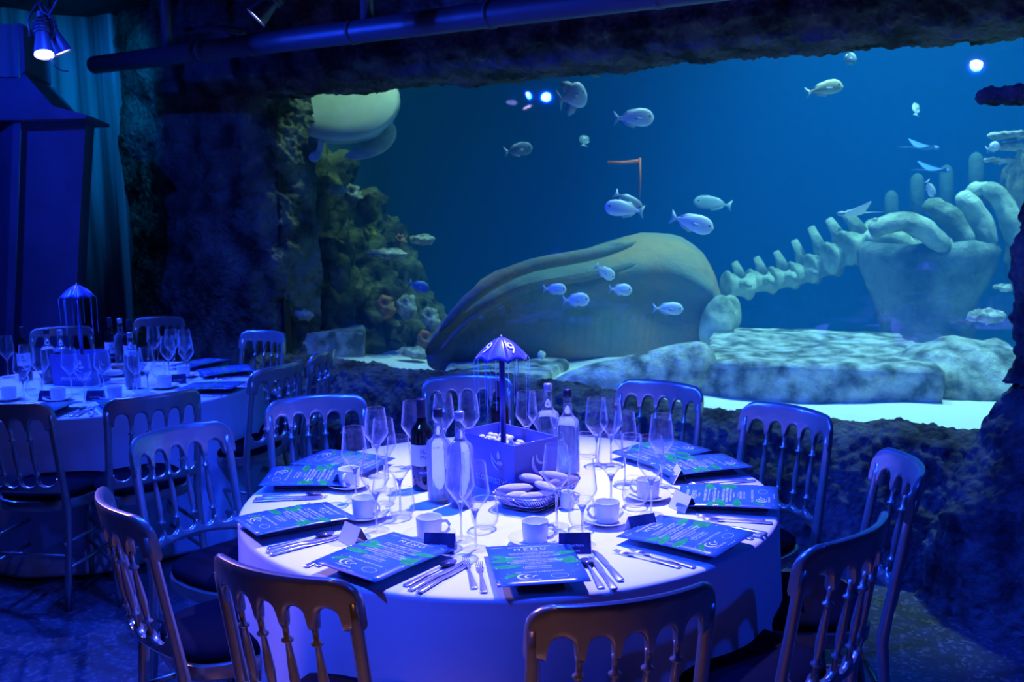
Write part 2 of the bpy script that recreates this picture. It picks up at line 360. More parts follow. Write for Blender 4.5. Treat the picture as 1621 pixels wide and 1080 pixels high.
tag(pxprism('trim_5', [(-120, 122), (30, 124), (38, 116), (84, 168), (138, 182), (136, 187), (34, 190), (-120, 190)], 6.75, .75, M_PANEL), kind='structure')
tag(pxprism('trim_6', [(28, 36), (36, 38), (40, 112), (32, 120)], 6.75, .7, M_PANEL), kind='structure')
tag(pxprism('trim_7', [(-120, 36), (28, 38), (30, 122), (-120, 122)], 7.0, .2, M_PLASTER), kind='structure')
tag(pxprism('trim_8', [(21, 190), (33, 190), (19, 620), (6, 620)], 6.8, .12, M_PANEL), kind='structure')
door = empty('door_1'); tag(door, kind='structure')
pxprism('door_dark_sheet', [(-60, 190), (21, 190), (6, 640), (-70, 640)], 7.25, .05, M_BLACK, door)  # black sheet stands in for the darkness inside the doorway
arc = [(-40, 250)]+[(22-30*(1-sin(radians(a)))-0, 190+70*(1-cos(radians(90-a)))-0) for a in range(0, 91, 15)]
pxprism('door_arch', [(-60, 190), (21, 190), (20, 200), (8, 205), (-3, 216), (-10, 236), (-60, 240)], 7.0, .1, M_PANEL, door)

# ---- ceiling pipe, added lamp hoods, lamps
pipe = empty('ceiling_pipe', 'long dark painted pipe running under the ceiling above the tank window', 'pipe')
q0 = Y(150, 103, 7.1); q1 = Y(975, -2, 4.35); dq = (q1-q0)
q2 = q1+dq*.5
MB().tube([q0, q0.lerp(q1, .5), q1, q2], [.062]*4, 16).build('pipe_run', M_PIPE, pipe)
for k in (.30, .42, .62, .84, 1.05):
    p = q0+dq*k; MB().tube([p-dq.normalized()*.012, p+dq.normalized()*.012], .067, 16).build('pipe_collar', M_PIPE, pipe)
for uu, vv in ((316, 66), (700, 24)):
    k = (uu-150)/825; k = k*7.1*0+k
    a_ = Y(uu, vv, 7.1*(1-(uu-150)/825*.28)); a_ = q0+dq*((a_-q0).dot(dq)/dq.length_squared)
    MB().tube([a_, Vector((a_.x, a_.y, 3.36))], .035, 12).build('hanger', M_PIPE, pipe)
br = MB().tube([Y(262, 52, 6.8), Y(345, 44, 6.6), Y(385, 50, 6.2)], .02, 8).build('ceiling_conduit', M_PIPE); tag(br, 'thin dark conduit branching from the hanger above the pipe', 'conduit')

def spotlight(name, label, head, aim, r, ln, lit, lens=M_LENS, top=3.3, grp='spotlights hung under the ceiling'):
    e = empty(name, label, 'spotlight', (0, 0, 0), 0, grp)
    head = Vector(head); d = (Vector(aim)-head).normalized()
    b = MB(); b.tube([head-d*ln, head-d*ln*.9, head-d*ln*.45, head-d*.02, head], [r*.55, r*.72, r*.75, r, r*1.02], 24, cap=False)
    b.tube([head-d*ln, head-d*(ln-.003)], [r*.55, r*.55], 24)
    h = b.build('housing', M_DARKM, e)
    for k in range(4): MB().tube([head-d*(ln*(.58+.09*k)), head-d*(ln*(.58+.09*k)+.008)], r*.92, 20).build('cooling_fin', M_DARKM, h)
    MB().tube([head-d*.012, head-d*.008], r*.93, 24).build('lens', lens if lit else M_BLACK, e)
    p = head-d*ln*.5; side = d.cross(Vector((0, 0, 1))).normalized()*(r+.012)
    hook = Vector((p.x, p.y, p.z+.17))
    MB().tube([p-side, p-side+Vector((0, 0, .09)), hook-side*.3, hook+side*.3, p+side+Vector((0, 0, .09)), p+side], .007, 6).build('yoke', M_DARKM, e)
    MB().tube([hook, Vector((hook.x, hook.y, top+.06))], .014, 8).build('hanging_rod', M_DARKM, e)
    return e
hp = Y(70, 87, 5.4)
e1 = spotlight('spotlight', 'lit spotlight glowing white-blue at the upper left corner', hp, hp+Vector((.13, -.25, -.62)), .050, .22, True)
hp2 = Y(100, 84, 5.55)
e2 = spotlight('spotlight', 'dark spotlight beside the glowing one, tilted to the right', hp2, hp2+Vector((.25, .10, -.6)), .050, .24, True, M_LENS2)
cbl = MB().tube([Y(80, 92, 5.4), Y(88, 105, 5.42), Y(98, 112, 5.45), Y(108, 113, 5.5)], .004, 6).build('power_cable', M_BLACK, e1)
MB().tube([Y(62, 5, 5.4), Y(66, 18, 5.4), Y(78, 25, 5.4), Y(84, 12, 5.4), Y(92, -4, 5.4)], .006, 6).build('power_cable', M_DARKM, e1)
hp3 = Y(405, 28, 5.0)
spotlight('spotlight', 'small spotlight over the pipe seen edge-on with a thin lit rim', hp3, hp3+Vector((-.6, -.12, -.62)), .055, .2, True, M_LENS2)
# lamps seen mirrored in the tank window: found by reflecting the view ray in the pane
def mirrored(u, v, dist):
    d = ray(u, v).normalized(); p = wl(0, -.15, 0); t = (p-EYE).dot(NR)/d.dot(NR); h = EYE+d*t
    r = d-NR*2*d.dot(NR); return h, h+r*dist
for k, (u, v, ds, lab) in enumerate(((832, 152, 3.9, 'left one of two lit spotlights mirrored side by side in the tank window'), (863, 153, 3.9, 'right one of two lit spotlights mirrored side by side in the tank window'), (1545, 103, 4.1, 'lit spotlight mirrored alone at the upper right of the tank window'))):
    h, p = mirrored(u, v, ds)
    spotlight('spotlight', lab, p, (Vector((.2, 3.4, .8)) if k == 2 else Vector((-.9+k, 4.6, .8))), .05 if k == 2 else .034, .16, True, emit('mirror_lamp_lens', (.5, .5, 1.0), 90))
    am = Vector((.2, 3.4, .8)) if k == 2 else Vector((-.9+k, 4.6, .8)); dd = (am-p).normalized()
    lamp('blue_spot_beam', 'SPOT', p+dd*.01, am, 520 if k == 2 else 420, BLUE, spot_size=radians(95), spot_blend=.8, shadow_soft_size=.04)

# unseen bar and hoods, added to hide the table lamps from the pane
bar = MB()
bar.tube([(-3.4, 6.1, 3.28), (.9, 2.9, 3.28)], .025, 8)
for hx, hy, hz, ax, ay, az, hr in ((.35, 3.55, 3.05, 0, 3.0, .74, .06), (-.3, 2.9, 3.1, 0, 3.05, .5, .11), (-2.9, 5.9, 3.0, -2.1, 5.05, .74, .06), (-2.2, 5.0, 3.1, -2.1, 5.15, .5, .11)):
    h_ = Vector((hx, hy, hz)); d_ = (Vector((ax, ay, az))-h_).normalized(); ap = .05 if hr < .1 else .06
    bar.tube([h_-d_*.115, h_+d_*ap], [hr*.8, hr], 20, cap=False); bar.tube([h_-d_*.12, h_-d_*.11], hr*.81, 20)
    bar.tube([h_-d_*.12, (h_.x, h_.y, 3.34)], .012, 6)
tag(bar.build('added_lamp_hoods', M_DARKM), kind='structure')
# ================================================================ TANK
def tq(s, d, z): return wl(s, d, z)
wat = MB()
foot = [wl(-.6, -.17, 0), wl(L+1.25, -.17, 0), wl(L+1.25+4.5, -5.5, 0), wl(L+.5, -8.0, 0), wl(-2.8, -6.0, 0)]
wat.loft([[(p.x, p.y, -1.1) for p in foot], [(p.x, p.y, 4.25) for p in foot]])
water = wat.build('tank_water', None or M_BLACK, smooth=False)
MW = bpy.data.materials.new('tank_water'); MW.use_nodes = True; nt = MW.node_tree; nt.nodes.clear()
out = nt.nodes.new('ShaderNodeOutputMaterial'); vs = nt.nodes.new('ShaderNodeVolumeScatter'); va = nt.nodes.new('ShaderNodeVolumeAbsorption'); ad = nt.nodes.new('ShaderNodeAddShader')
vs.inputs['Color'].default_value = (.01, .30, 1.0, 1); vs.inputs['Density'].default_value = .10; vs.inputs['Anisotropy'].default_value = .1
va.inputs['Color'].default_value = (.05, .75, .95, 1); va.inputs['Density'].default_value = .13
nt.links.new(vs.outputs[0], ad.inputs[0]); nt.links.new(va.outputs[0], ad.inputs[1]); nt.links.new(ad.outputs[0], out.inputs['Volume'])
water.data.materials.clear(); water.data.materials.append(MW)
tag(water, 'hazy blue aquarium water filling the tank behind the window', 'water', kind='stuff')
# tank walls
tw = MB(); ps = [wl(-.6, -.3, 0), wl(-2.85, -6.05, 0), wl(L+.5, -8.05, 0), wl(L+5.8, -5.55, 0), wl(L+1.7, -.1, 0)]
tw.v = [(p.x, p.y, z) for p in ps for z in (-1.2, 4.6)]; tw.f = [(2*i, 2*i+1, 2*i+3, 2*i+2) for i in range(4)]
tag(tw.build('wall_tank', M_TANKW, smooth=False), kind='structure')
def sandf(u, t):
    p = wl(-2.5+u*(L+8.5), -.14-t*7.8, 0); dd = max(0, min(1, (t*7.8-2.6)/1.6)); dd = dd*dd*(3-2*dd)*1.3
    return Vector((p.x, p.y, .50-dd+.02*sin(p.x*3)+.02*cos(p.y*2.3+p.x)))
mb = MB(); NS = 120
for i in range(NS):
    for j in range(NS): mb.v.append(tuple(sandf(i/(NS-1), j/(NS-1))))
for i in range(NS-1):
    for j in range(NS-1): a = i*NS+j; mb.f.append((a, a+1, a+NS+1, a+NS))
o = mb.build('sand_bed', M_SAND); displace(o, 'CLOUDS', .4, .06); tag(o, 'bright white sand covering the floor of the tank', 'sand', kind='stuff')

def subsurf(o, n=2):
    md = o.modifiers.new('smooth', 'SUBSURF'); md.levels = n; md.render_levels = n
# big flat stone block
y0 = 5.6
c0 = Z(1112, 622, .50); c1 = Z(1492, 640, .50)
top_h = .30
blk = MB(); fl = c0; fr = c1; dv = Vector((.25, 1.0, 0)).normalized()*2.0
bl = fl+dv*.85; brr = fr+dv*.80
NX, NY2 = 44, 34
def slab(name, cs, z0, z1, material, nx=40, ny=30, parent=None, dsp=(.5, .10), fine=(.12, .03)):
    f0, f1, b1, b0 = [Vector(q) for q in cs]; mb = MB()
    # closed shell as rings from bottom edge up over the top
    def pt(a, b, z, sh=0):
        p = f0.lerp(f1, a).lerp(b0.lerp(b1, a), b); cc = (f0+f1+b0+b1)/4; p = p+(p-cc)*(-sh); return (p.x, p.y, z)
    per = [(i/nx, 0) for i in range(nx)]+[(1, j/ny) for j in range(ny)]+[(1-i/nx, 1) for i in range(nx)]+[(0, 1-j/ny) for j in range(ny)]
    rings = []
    nzs = max(3, int((z1-z0)/.035))
    for k in range(nzs): rings.append([pt(a, b, z0+(z1-z0)*k/nzs, .0) for a, b in per])
    for k in range(26): rings.append([pt(.5+(a-.5)*(1-k/26), .5+(b-.5)*(1-k/26), z1-(0.02 if k == 0 else 0)) for a, b in per])
    o = mb.loft(rings).build(name, material, parent)
    displace(o, 'CLOUDS', *dsp); displace(o, 'CLOUDS', *fine)
    return o
o = slab('stone_block', (fl, fr, brr, bl), .42, .70, M_STONE)
tag(o, 'large flat-topped pale stone block on the white sand', 'stone')
# low slab / jaw bone left of the block
pts = [Y(862, 618, 6.0), Y(930, 612, 6.0), Y(1000, 602, 6.0), Y(1070, 590, 6.0), Y(1118, 575, 6.0), Y(1136, 572, 6.0)]
o = MB().tube(pts, [.05, .14, .165, .175, .17, .07], 20).build('stone_slab', M_STONE); subsurf(o, 2); displace(o, 'CLOUDS', .3, .05)
tag(o, 'low sloping pale slab between the umbrella and the stone block', 'stone')
g0 = Z(700, 604, .5); g1 = Z(860, 612, .5)
o = slab('stone_slab', (g0, g1, g1+Vector((.2, .7, 0)), g0+Vector((.1, .9, 0))), .40, .56, M_STONE, 24, 14)
tag(o, 'low algae-covered slab on the sand behind the numbered umbrella', 'stone')
# oval boulder pair beside the skull
for i, (u, v, r, lab) in enumerate(((1135, 512, .17, 'rounded upright stone leaning against the right end of the whale skull'), (1152, 500, .13, 'smaller rounded stone behind the upright one at the skull'))):
    p = Y(u, v, 7.2+.2*i); o = MB().ball((0, 0, 0), (r*.75, r*.7, r*1.25), 28, 18).build('boulder', M_BONE); o.location = p; o.rotation_euler = (0, .25, 0)
    displace(o, 'CLOUDS', .2, .06); tag(o, lab, 'stone', 'boulders by the skull')
o = MB().ball((0, 0, 0), (.55, .4, .30), 40, 24).build('boulder', M_STONE); o.location = Z(1560, 640, .5)+Vector((.1, .5, .0)); displace(o, 'CLOUDS', .25, .2)
tag(o, 'pale rubble mound on the sand right of the stone block', 'stone', 'boulders by the skull')

# whale skeleton
sk = empty('whale_skeleton', 'giant sunken whale skeleton with a domed skull and a row of vertebrae', 'skeleton')
def skull():
    # px x, top y, bottom y, depth Y
    st = [(672, 555, 600, 7.2), (700, 512, 600, 7.3), (740, 468, 602, 7.4), (790, 434, 602, 7.5), (840, 411, 602, 7.6), (900, 403, 600, 7.7), (950, 396, 598, 7.8),
          (1000, 378, 598, 7.9), (1050, 366, 600, 8.0), (1095, 376, 600, 8.0), (1130, 402, 598, 8.0), (1152, 440, 590, 8.0), (1162, 500, 580, 8.0)]
    rings = []; n = 40
    for k, (u, a, b, yy) in enumerate(st):
        yy -= .65; t = Y(u, a, yy); bo = Y(u, b, yy); h = (t.z-bo.z)/2; cz = (t.z+bo.z)/2; cx = t.x
        w = min(.75, .22+.55*h*1.4)
        row = []
        for j in range(n):
            a = 2*pi*j/n; zz = (abs(sin(a))**.8)*(1 if sin(a) > 0 else -1); ww = w*cos(a)
            if cos(a) < 0 and zz < .55: ww *= 1-.32*min(1, (.55-zz)/.35)
            row.append((cx+.18*ww, yy+.35+ww, cz+h*zz))
        rings.append(row)
    return MB().loft(rings)
o = skull().build('skull', M_BONEB, sk); subsurf(o, 1); displace(o, 'CLOUDS', .6, .12); displace(o, 'CLOUDS', .15, .02)
# ridges along the jaw
for off, r, lab in ((0, .05, None), (1, .03, None)):
    pts = [Y(u, v-6+off*34, yy-.77) for u, v, yy in ((692, 535, 7.3), (740, 478, 7.3), (790, 446, 7.4), (840, 424, 7.5), (900, 416, 7.6), (960, 404, 7.7), (1010, 388, 7.8))]
    o = MB().tube(pts, [.02, r, r, r, r, r, .02], 10).build('jaw_ridge', M_BONEB, sk); subsurf(o, 1)
def vertebra(u, v, yy, s, tilt=0, tall=1.0, m_=M_BONE):
    p = Y(u, v, yy); e = MB()
    rings = []
    for x, r in ((-.5, .42), (-.46, .5), (-.3, .40), (0, .36), (.3, .40), (.46, .5), (.5, .42)):
        rings.append([(x*s, r*s*cos(2*pi*j/18), r*s*sin(2*pi*j/18)) for j in range(18)])
    e.loft(rings)
    body = e.build('vertebra', m_, sk)
    e2 = MB()
    hh = tall*s
    e2.tube([(0, 0, .3*s), (-.06*s, 0, .3*s+hh*.5), (-.22*s, 0, .3*s+hh)], [.26*s, .17*s, .12*s], 10, flat=1)
    pr = e2.build('spinous_process', m_, body)
    e3 = MB()
    e3.tube([(0, -.3*s, .05*s), (-.02*s, -.75*s, .15*s), (-.08*s, -1.0*s, .05*s)], [.18*s, .13*s, .09*s], 8).tube([(0, .3*s, .05*s), (-.02*s, .75*s, .15*s), (-.08*s, 1.0*s, .05*s)], [.18*s, .13*s, .09*s], 8)
    e3.build('transverse_process', m_, body)
    body.location = p; body.rotation_euler = (0, tilt, .25)
    displace(body, 'CLOUDS', .1, .02); return body
for u, v, yy, s, tl, ta in ((1168, 452, 8.2, .24, .1, .5), (1205, 446, 8.3, .23, 0, .6), (1240, 440, 8.3, .23, -.1, .7), (1272, 432, 8.3, .24, -.15, .9), (1303, 420, 8.2, .26, -.2, 1.0), (1334, 402, 8.0, .28, -.25, .8), (1362, 384, 7.9, .30, -.3, .6)):
    vertebra(u, v, yy, s, tl, ta)
# big curved ribs / neck bones at the right
M_RIB = M_BONE
ribs = [((1500, 400), (1478, 372), (1440, 348), (1400, 352), (1378, 372)), ((1532, 398), (1520, 362), (1496, 334), (1462, 322)), ((1572, 396), (1556, 360), (1540, 326), (1516, 304)),
        ((1612, 396), (1602, 352), (1588, 318), (1560, 290)), ((1450, 400), (1430, 385), (1404, 372), (1370, 378)), ((1600, 330), (1575, 310), (1552, 300), (1528, 312))]
for k, r in enumerate(ribs):
    pts = [Y(u, v, 6.9+.12*k) for u, v in r]; n = len(pts)
    o = MB().tube(pts, [.085-.03*abs(i/(n-1)-.4) for i in range(n)], 14, up=(0, 1, 0)).build('rib', M_RIB, sk); subsurf(o, 2); displace(o, 'CLOUDS', .12, .05); displace(o, 'CLOUDS', .04, .015)
for u, v0, v1, yy in ((1411, 303, 345, 8.3), (1452, 276, 330, 8.3), (1545, 243, 300, 8.0), (1498, 262, 320, 8.6)):
    a_, b_ = Y(u, v0+9, yy), Y(u, v1+40, yy); dirn = (a_-b_).normalized()
    o = MB().tube([b_, a_-dirn*.1, a_, a_+dirn*.035, a_+dirn*.055], [.058, .058, .055, .04, .012], 16).build('spinous_process', M_POST, sk)
# funnel shaped rock at right
fp = Y(1490, 640, 6.9)
prof = []
rimz = Y(1490, 392, 6.9).z
for k in range(30):
    t = k/25-.2; prof.append((.24+.26*max(0, t)**.8+.02*sin(t*9), .4+(rimz-.4)*t))
prof += [(.46, rimz+.03), (.40, rimz+.02), (.2, rimz-.03), (.01, rimz-.05)]
o = MB().lathe(prof, 56).build('funnel_rock', M_FUNNEL); o.location = (fp.x+.05, 7.35, 0); displace(o, 'CLOUDS', .4, .12)
tag(o, 'tall funnel-shaped vase sponge rock under the curved ribs at right', 'rock')
# coral shelves right
def shelf(u, v, yy, w, th, lab, m_=M_PLATE, dp=.6, parent=None, rz=0):
    o = MB().ball((0, 0, 0), (w, w*dp, th), 36, 14).build('plate_coral', m_, parent); o.location = Y(u, v, yy); o.rotation_euler = (random.uniform(-.15, .05), random.uniform(-.1, .1), rz)
    displace(o, 'CLOUDS', .10, .10, 3); displace(o, 'CLOUDS', .03, .045)
    if lab: tag(o, lab, 'coral', 'plate corals in the tank')
    return o
shelf(1612, 213, 6.6, .20, .018, 'uppermost flat plate coral at the upper right edge of the tank')
shelf(1622, 232, 6.7, .17, .022, 'second flat plate coral just under the uppermost at the right edge')
shelf(1582, 253, 6.6, .10, .012, 'thin small plate coral at the tip of the upper right reef')
shelf(1562, 500, 6.3, .12, .045, 'knobbly plate coral beside the funnel rock at the right')
shelf(1585, 455, 6.5, .06, .02, 'smallest plate coral above the knobbly one at the right')
o = MB().ball((0, 0, 0), (.42, .5, 1.0), 40, 30).build('reef_rock', M_CORAL); o.location = Y(1690, 330, 7.6); displace(o, 'CLOUDS', .4, .35); tag(o, 'dark reef rock carrying corals at the right edge of the tank', 'rock')
# coral reef at left
reef = empty('coral_reef', 'dark coral-covered reef rock filling the left end of the tank', 'reef')
lumps = [(440, 250, 8.3, .42, .95), (455, 380, 8.2, .50, .7), (500, 330, 8.6, .38, .55), (545, 390, 8.6, .42, .52), (600, 420, 8.7, .34, .42), (480, 480, 8.0, .50, .5), (570, 480, 8.5, .45, .42), (625, 520, 8.0, .32, .36),
         (650, 560, 7.9, .30, .25), (660, 500, 8.3, .16, .22), (420, 540, 7.9, .5, .4), (560, 560, 7.9, .45, .25), (500, 560, 7.8, .4, .3)]
for k, (u, v, yy, r, h) in enumerate(lumps):
    o = MB().ball((0, 0, 0), (r, r*.8, h), 56, 40).build('reef_rock', M_CORAL, reef); o.location = Y(u, v, yy)+Vector((0, .25, 0))
    displace(o, 'CLOUDS', .30, .42, 3); displace(o, 'CLOUDS', .09, .12, 2); displace(o, 'VORONOI', .06, -.04)
knobs = [(432, 330, 7.75, .07, M_YELLOW), (428, 372, 7.75, .07, M_YELLOW), (445, 205, 7.9, .07, M_YELLOW), (585, 330, 8.05, .09, M_CORAL), (585, 368, 8.0, .05, M_YELLOW), (612, 486, 7.7, .07, M_REDC), (633, 380, 8.2, .04, M_REDC),
         (520, 395, 7.9, .08, M_CORAL), (645, 486, 7.8, .08, M_PLATE), (682, 505, 7.75, .07, M_PLATE), (676, 540, 7.7, .07, M_REDC), (540, 440, 7.8, .09, M_CORAL), (480, 300, 8.0, .12, M_CORAL), (560, 310, 8.2, .07, M_PLATE), (470, 265, 8.0, .10, M_CORAL)]
for u, v, yy, r, m_ in knobs:
    o = MB().ball((0, 0, 0), (r, r, r*1.2), 26, 18).build('coral_head' if m_ != M_YELLOW else 'yellow_sponge', m_, reef); o.location = Y(u, v, yy); displace(o, 'CLOUDS', .06, .13, 3); displace(o, 'CLOUDS', .025, .04, 2)
for u, v, yy, w, lab in ((462, 340, 7.75, .14, 'plate coral at left below the turtle, nearest the window post'), (615, 402, 7.9, .17, 'broad pale plate coral near the middle of the left reef'), (668, 379, 7.9, .10, 'upper small plate coral jutting right from the left reef'),
                   (480, 418, 7.7, .13, 'dim plate coral under the one beside the window post'), (476, 497, 7.6, .10, 'lowest small plate coral at the foot of the left reef'), (655, 558, 7.5, .12, 'pale plate coral on the sand right of the reef foot'), (530, 300, 8.0, .10, 'dim plate coral high on the left reef')):
    shelf(u, v, yy, w, .04, lab)
g0 = Z(478, 562, .55); o = slab('stone_slab', (Y(470, 560, 7.6), Y(578, 566, 7.6), Y(575, 540, 8.2), Y(520, 545, 8.2)), .5, .70, M_STONE, 24, 12); tag(o, 'slanting flat stone at the foot of the left reef', 'stone')

# ---- fish
def fish_mesh(Lb, H, Wd, hump=0.0, snout=.0, n=18, m_=18):
    rings = []
    for i in range(m_+1):
        t = i/m_; x = Lb*(.5-t)         # head at +x
        e = (sin(pi*min(1, t*1.02)**.62) if t < .98 else 0.06)
        h = H*.5*max(.07, e**.9); w = Wd*.5*max(.06, e)
        if t > .86: h = H*.5*max(.09, .30-(t-.86)*1.5); w = Wd*.5*.14
        zc = hump*H*sin(pi*t)*.3-snout*H*(max(0, .2-t)/.2)**2*.4
        rings.append([(x, w*cos(2*pi*j/n), zc+h*sin(2*pi*j/n)) for j in range(n)])
    return MB().loft(rings)
def fin(pts, th=.004): return MB().prism(pts, th)
def make_fish(Lb, H, style, mb_, mf):
    e = empty('fish')
    b = fish_mesh(Lb, H, H*.36, .1, .3 if style == 'bream' else 0).build('body', mb_, e)
    x0 = -Lb*.47
    fk = H*.42
    fin([(x0+.02*Lb, .05*H), (x0-.15*Lb, fk), (x0-.11*Lb, 0), (x0-.15*Lb, -fk), (x0+.02*Lb, -.05*H)]).build('tail_fin', mf, e)
    if style == 'bat':
        fin([(.15*Lb, .42*H), (-.10*Lb, .62*H), (-.42*Lb, .66*H), (-.36*Lb, .2*H), (0, .3*H)]).build('dorsal_fin', mf, e)
        fin([(.05*Lb, -.38*H), (-.12*Lb, -.60*H), (-.40*Lb, -.68*H), (-.36*Lb, -.2*H), (0, -.3*H)]).build('anal_fin', mf, e)
    else:
        fin([(.22*Lb, .40*H), (.12*Lb, .55*H), (-.22*Lb, .44*H), (-.38*Lb, .20*H), (-.36*Lb, .08*H), (0, .36*H)]).build('dorsal_fin', mf, e)
        fin([(.02*Lb, -.40*H), (-.06*Lb, -.54*H), (-.28*Lb, -.38*H), (-.38*Lb, -.18*H), (-.34*Lb, -.08*H), (0, -.34*H)]).build('anal_fin', mf, e)
    pf = fin([(.16*Lb, -.02*H), (-.02*Lb, .05*H), (-.04*Lb, -.12*H), (.1*Lb, -.12*H)]); remap(pf, lambda p: Vector((p.x, p.y-H*.19, p.z))); pf.build('pectoral_fin', mf, e)
    ey = MB()
    for sgn in (-1, 1): ey.ball((.37*Lb, sgn*H*.115, .08*H), (.022*Lb+.002, .006, .022*Lb+.002), 10, 6)
    ey.build('eye', M_EYE, e)
    if style == 'spot':
        s_ = MB()
        for sgn in (-1, 1): s_.ball((-.38*Lb, sgn*H*.05, .02*H), (.03*Lb, .008, .03*Lb), 8, 6)
        s_.build('tail_spot', M_SPOT, e)
    return e
# (px x, px y, depth, px length, H/L ratio, heading deg in picture (0 = right, 180 = left), yaw, style, material, label)
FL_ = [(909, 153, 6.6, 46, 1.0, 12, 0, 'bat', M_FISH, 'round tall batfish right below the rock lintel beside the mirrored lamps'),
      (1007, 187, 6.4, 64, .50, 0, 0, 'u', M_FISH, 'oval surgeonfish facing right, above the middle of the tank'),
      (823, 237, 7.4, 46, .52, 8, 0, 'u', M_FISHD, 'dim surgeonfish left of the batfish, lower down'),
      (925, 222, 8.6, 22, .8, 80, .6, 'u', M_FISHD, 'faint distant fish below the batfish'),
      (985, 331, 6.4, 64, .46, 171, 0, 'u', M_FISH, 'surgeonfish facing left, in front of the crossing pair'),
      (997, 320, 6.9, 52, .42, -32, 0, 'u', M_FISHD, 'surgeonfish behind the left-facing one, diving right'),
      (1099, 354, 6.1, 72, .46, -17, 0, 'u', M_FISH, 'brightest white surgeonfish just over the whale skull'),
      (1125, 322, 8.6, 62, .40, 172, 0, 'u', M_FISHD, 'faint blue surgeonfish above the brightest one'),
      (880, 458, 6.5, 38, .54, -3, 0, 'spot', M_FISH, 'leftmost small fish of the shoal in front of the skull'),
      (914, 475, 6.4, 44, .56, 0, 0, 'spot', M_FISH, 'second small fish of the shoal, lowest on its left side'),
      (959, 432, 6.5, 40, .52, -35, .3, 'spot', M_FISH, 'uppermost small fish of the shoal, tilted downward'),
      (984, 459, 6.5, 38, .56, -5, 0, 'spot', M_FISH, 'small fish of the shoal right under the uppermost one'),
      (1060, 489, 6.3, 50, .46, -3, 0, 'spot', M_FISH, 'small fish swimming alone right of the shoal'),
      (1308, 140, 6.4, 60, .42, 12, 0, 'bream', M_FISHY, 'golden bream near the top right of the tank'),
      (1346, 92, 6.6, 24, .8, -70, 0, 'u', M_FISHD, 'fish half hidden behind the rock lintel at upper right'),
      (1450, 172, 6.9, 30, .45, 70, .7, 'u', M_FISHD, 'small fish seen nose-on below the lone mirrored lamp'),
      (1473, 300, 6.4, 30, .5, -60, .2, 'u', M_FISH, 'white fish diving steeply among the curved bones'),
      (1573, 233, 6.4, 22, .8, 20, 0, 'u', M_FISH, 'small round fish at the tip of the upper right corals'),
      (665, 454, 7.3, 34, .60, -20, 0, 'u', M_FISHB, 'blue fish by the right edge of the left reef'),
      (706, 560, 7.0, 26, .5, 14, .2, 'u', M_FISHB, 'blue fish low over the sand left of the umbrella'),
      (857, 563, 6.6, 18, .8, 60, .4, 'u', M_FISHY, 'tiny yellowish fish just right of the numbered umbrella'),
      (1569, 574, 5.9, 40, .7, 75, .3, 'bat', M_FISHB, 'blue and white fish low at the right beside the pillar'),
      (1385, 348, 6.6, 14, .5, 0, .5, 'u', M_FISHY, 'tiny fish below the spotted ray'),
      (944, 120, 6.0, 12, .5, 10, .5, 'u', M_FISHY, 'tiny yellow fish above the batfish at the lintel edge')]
for (u, v, yy, pl, hr, hd, yaw, st, mm, lab) in FL_:
    Lb = pl/FPX*yy*.98/1.12; H = Lb*hr
    e = make_fish(Lb, H, st, mm, M_FIN if mm != M_FISHB else M_FISHB)
    e.location = Y(u, v, yy)
    Rm = Matrix.Rotation(-radians(hd if abs(hd) <= 90 else hd-180), 4, 'Y') @ Matrix.Rotation(yaw, 4, 'Z')
    if abs(hd) > 90: Rm = Matrix.Rotation(-radians(hd-180), 4, 'Y') @ Matrix.Rotation(pi, 4, 'Z')
    e.rotation_euler = Rm.to_euler(); tag(e, lab, 'fish', 'fish in the tank')
def make_ray(u, v, yy, pl, hd, lab, bright=True):
    e = empty('stingray'); s = pl/FPX*yy*.5
    b = MB(); rings = []; n = 12
    for i in range(17):
        y = -1+i/8
        ch = (1-abs(y)**1.25)*.42+.02; sweep = -.28*abs(y)**1.4; zz = .26*abs(y)**1.6
        rings.append([(s*(sweep+ch*cos(2*pi*j/n)), s*y*.9, s*(zz+.10*(1-abs(y))**1.2*sin(2*pi*j/n)+.006*sin(2*pi*j/n))) for j in range(n)])
    bo = b.loft(rings).build('body', M_RAYW if bright else M_FISHB, e); subsurf(bo, 1)
    MB().ball((s*.46, 0, 0), (s*.16, s*.17, s*.09), 14, 10).build('head', M_RAY if bright else M_FISHB, e)
    MB().tube([(-s*.36, 0, 0), (-s*.8, 0, .03*s), (-s*1.25, .05*s, .02*s)], [s*.035, s*.015, s*.004], 8).build('tail', M_RAY if bright else M_FISHB, e)
    e.location = Y(u, v, yy); e.rotation_euler = (Matrix.Rotation(radians(hd), 4, 'Z') @ Matrix.Rotation(radians(12), 4, 'X')).to_euler()
    tag(e, lab, 'ray', 'rays in the tank'); return e
make_ray(1350, 338, 6.5, 84, 188, 'pale-bellied cownose ray gliding left over the vertebrae')
make_ray(1465, 234, 7.6, 74, 10, 'blue ray gliding right above the curved bones', False)
make_ray(1482, 270, 7.9, 76, 15, 'dimmer blue ray just under the other blue ray', False)
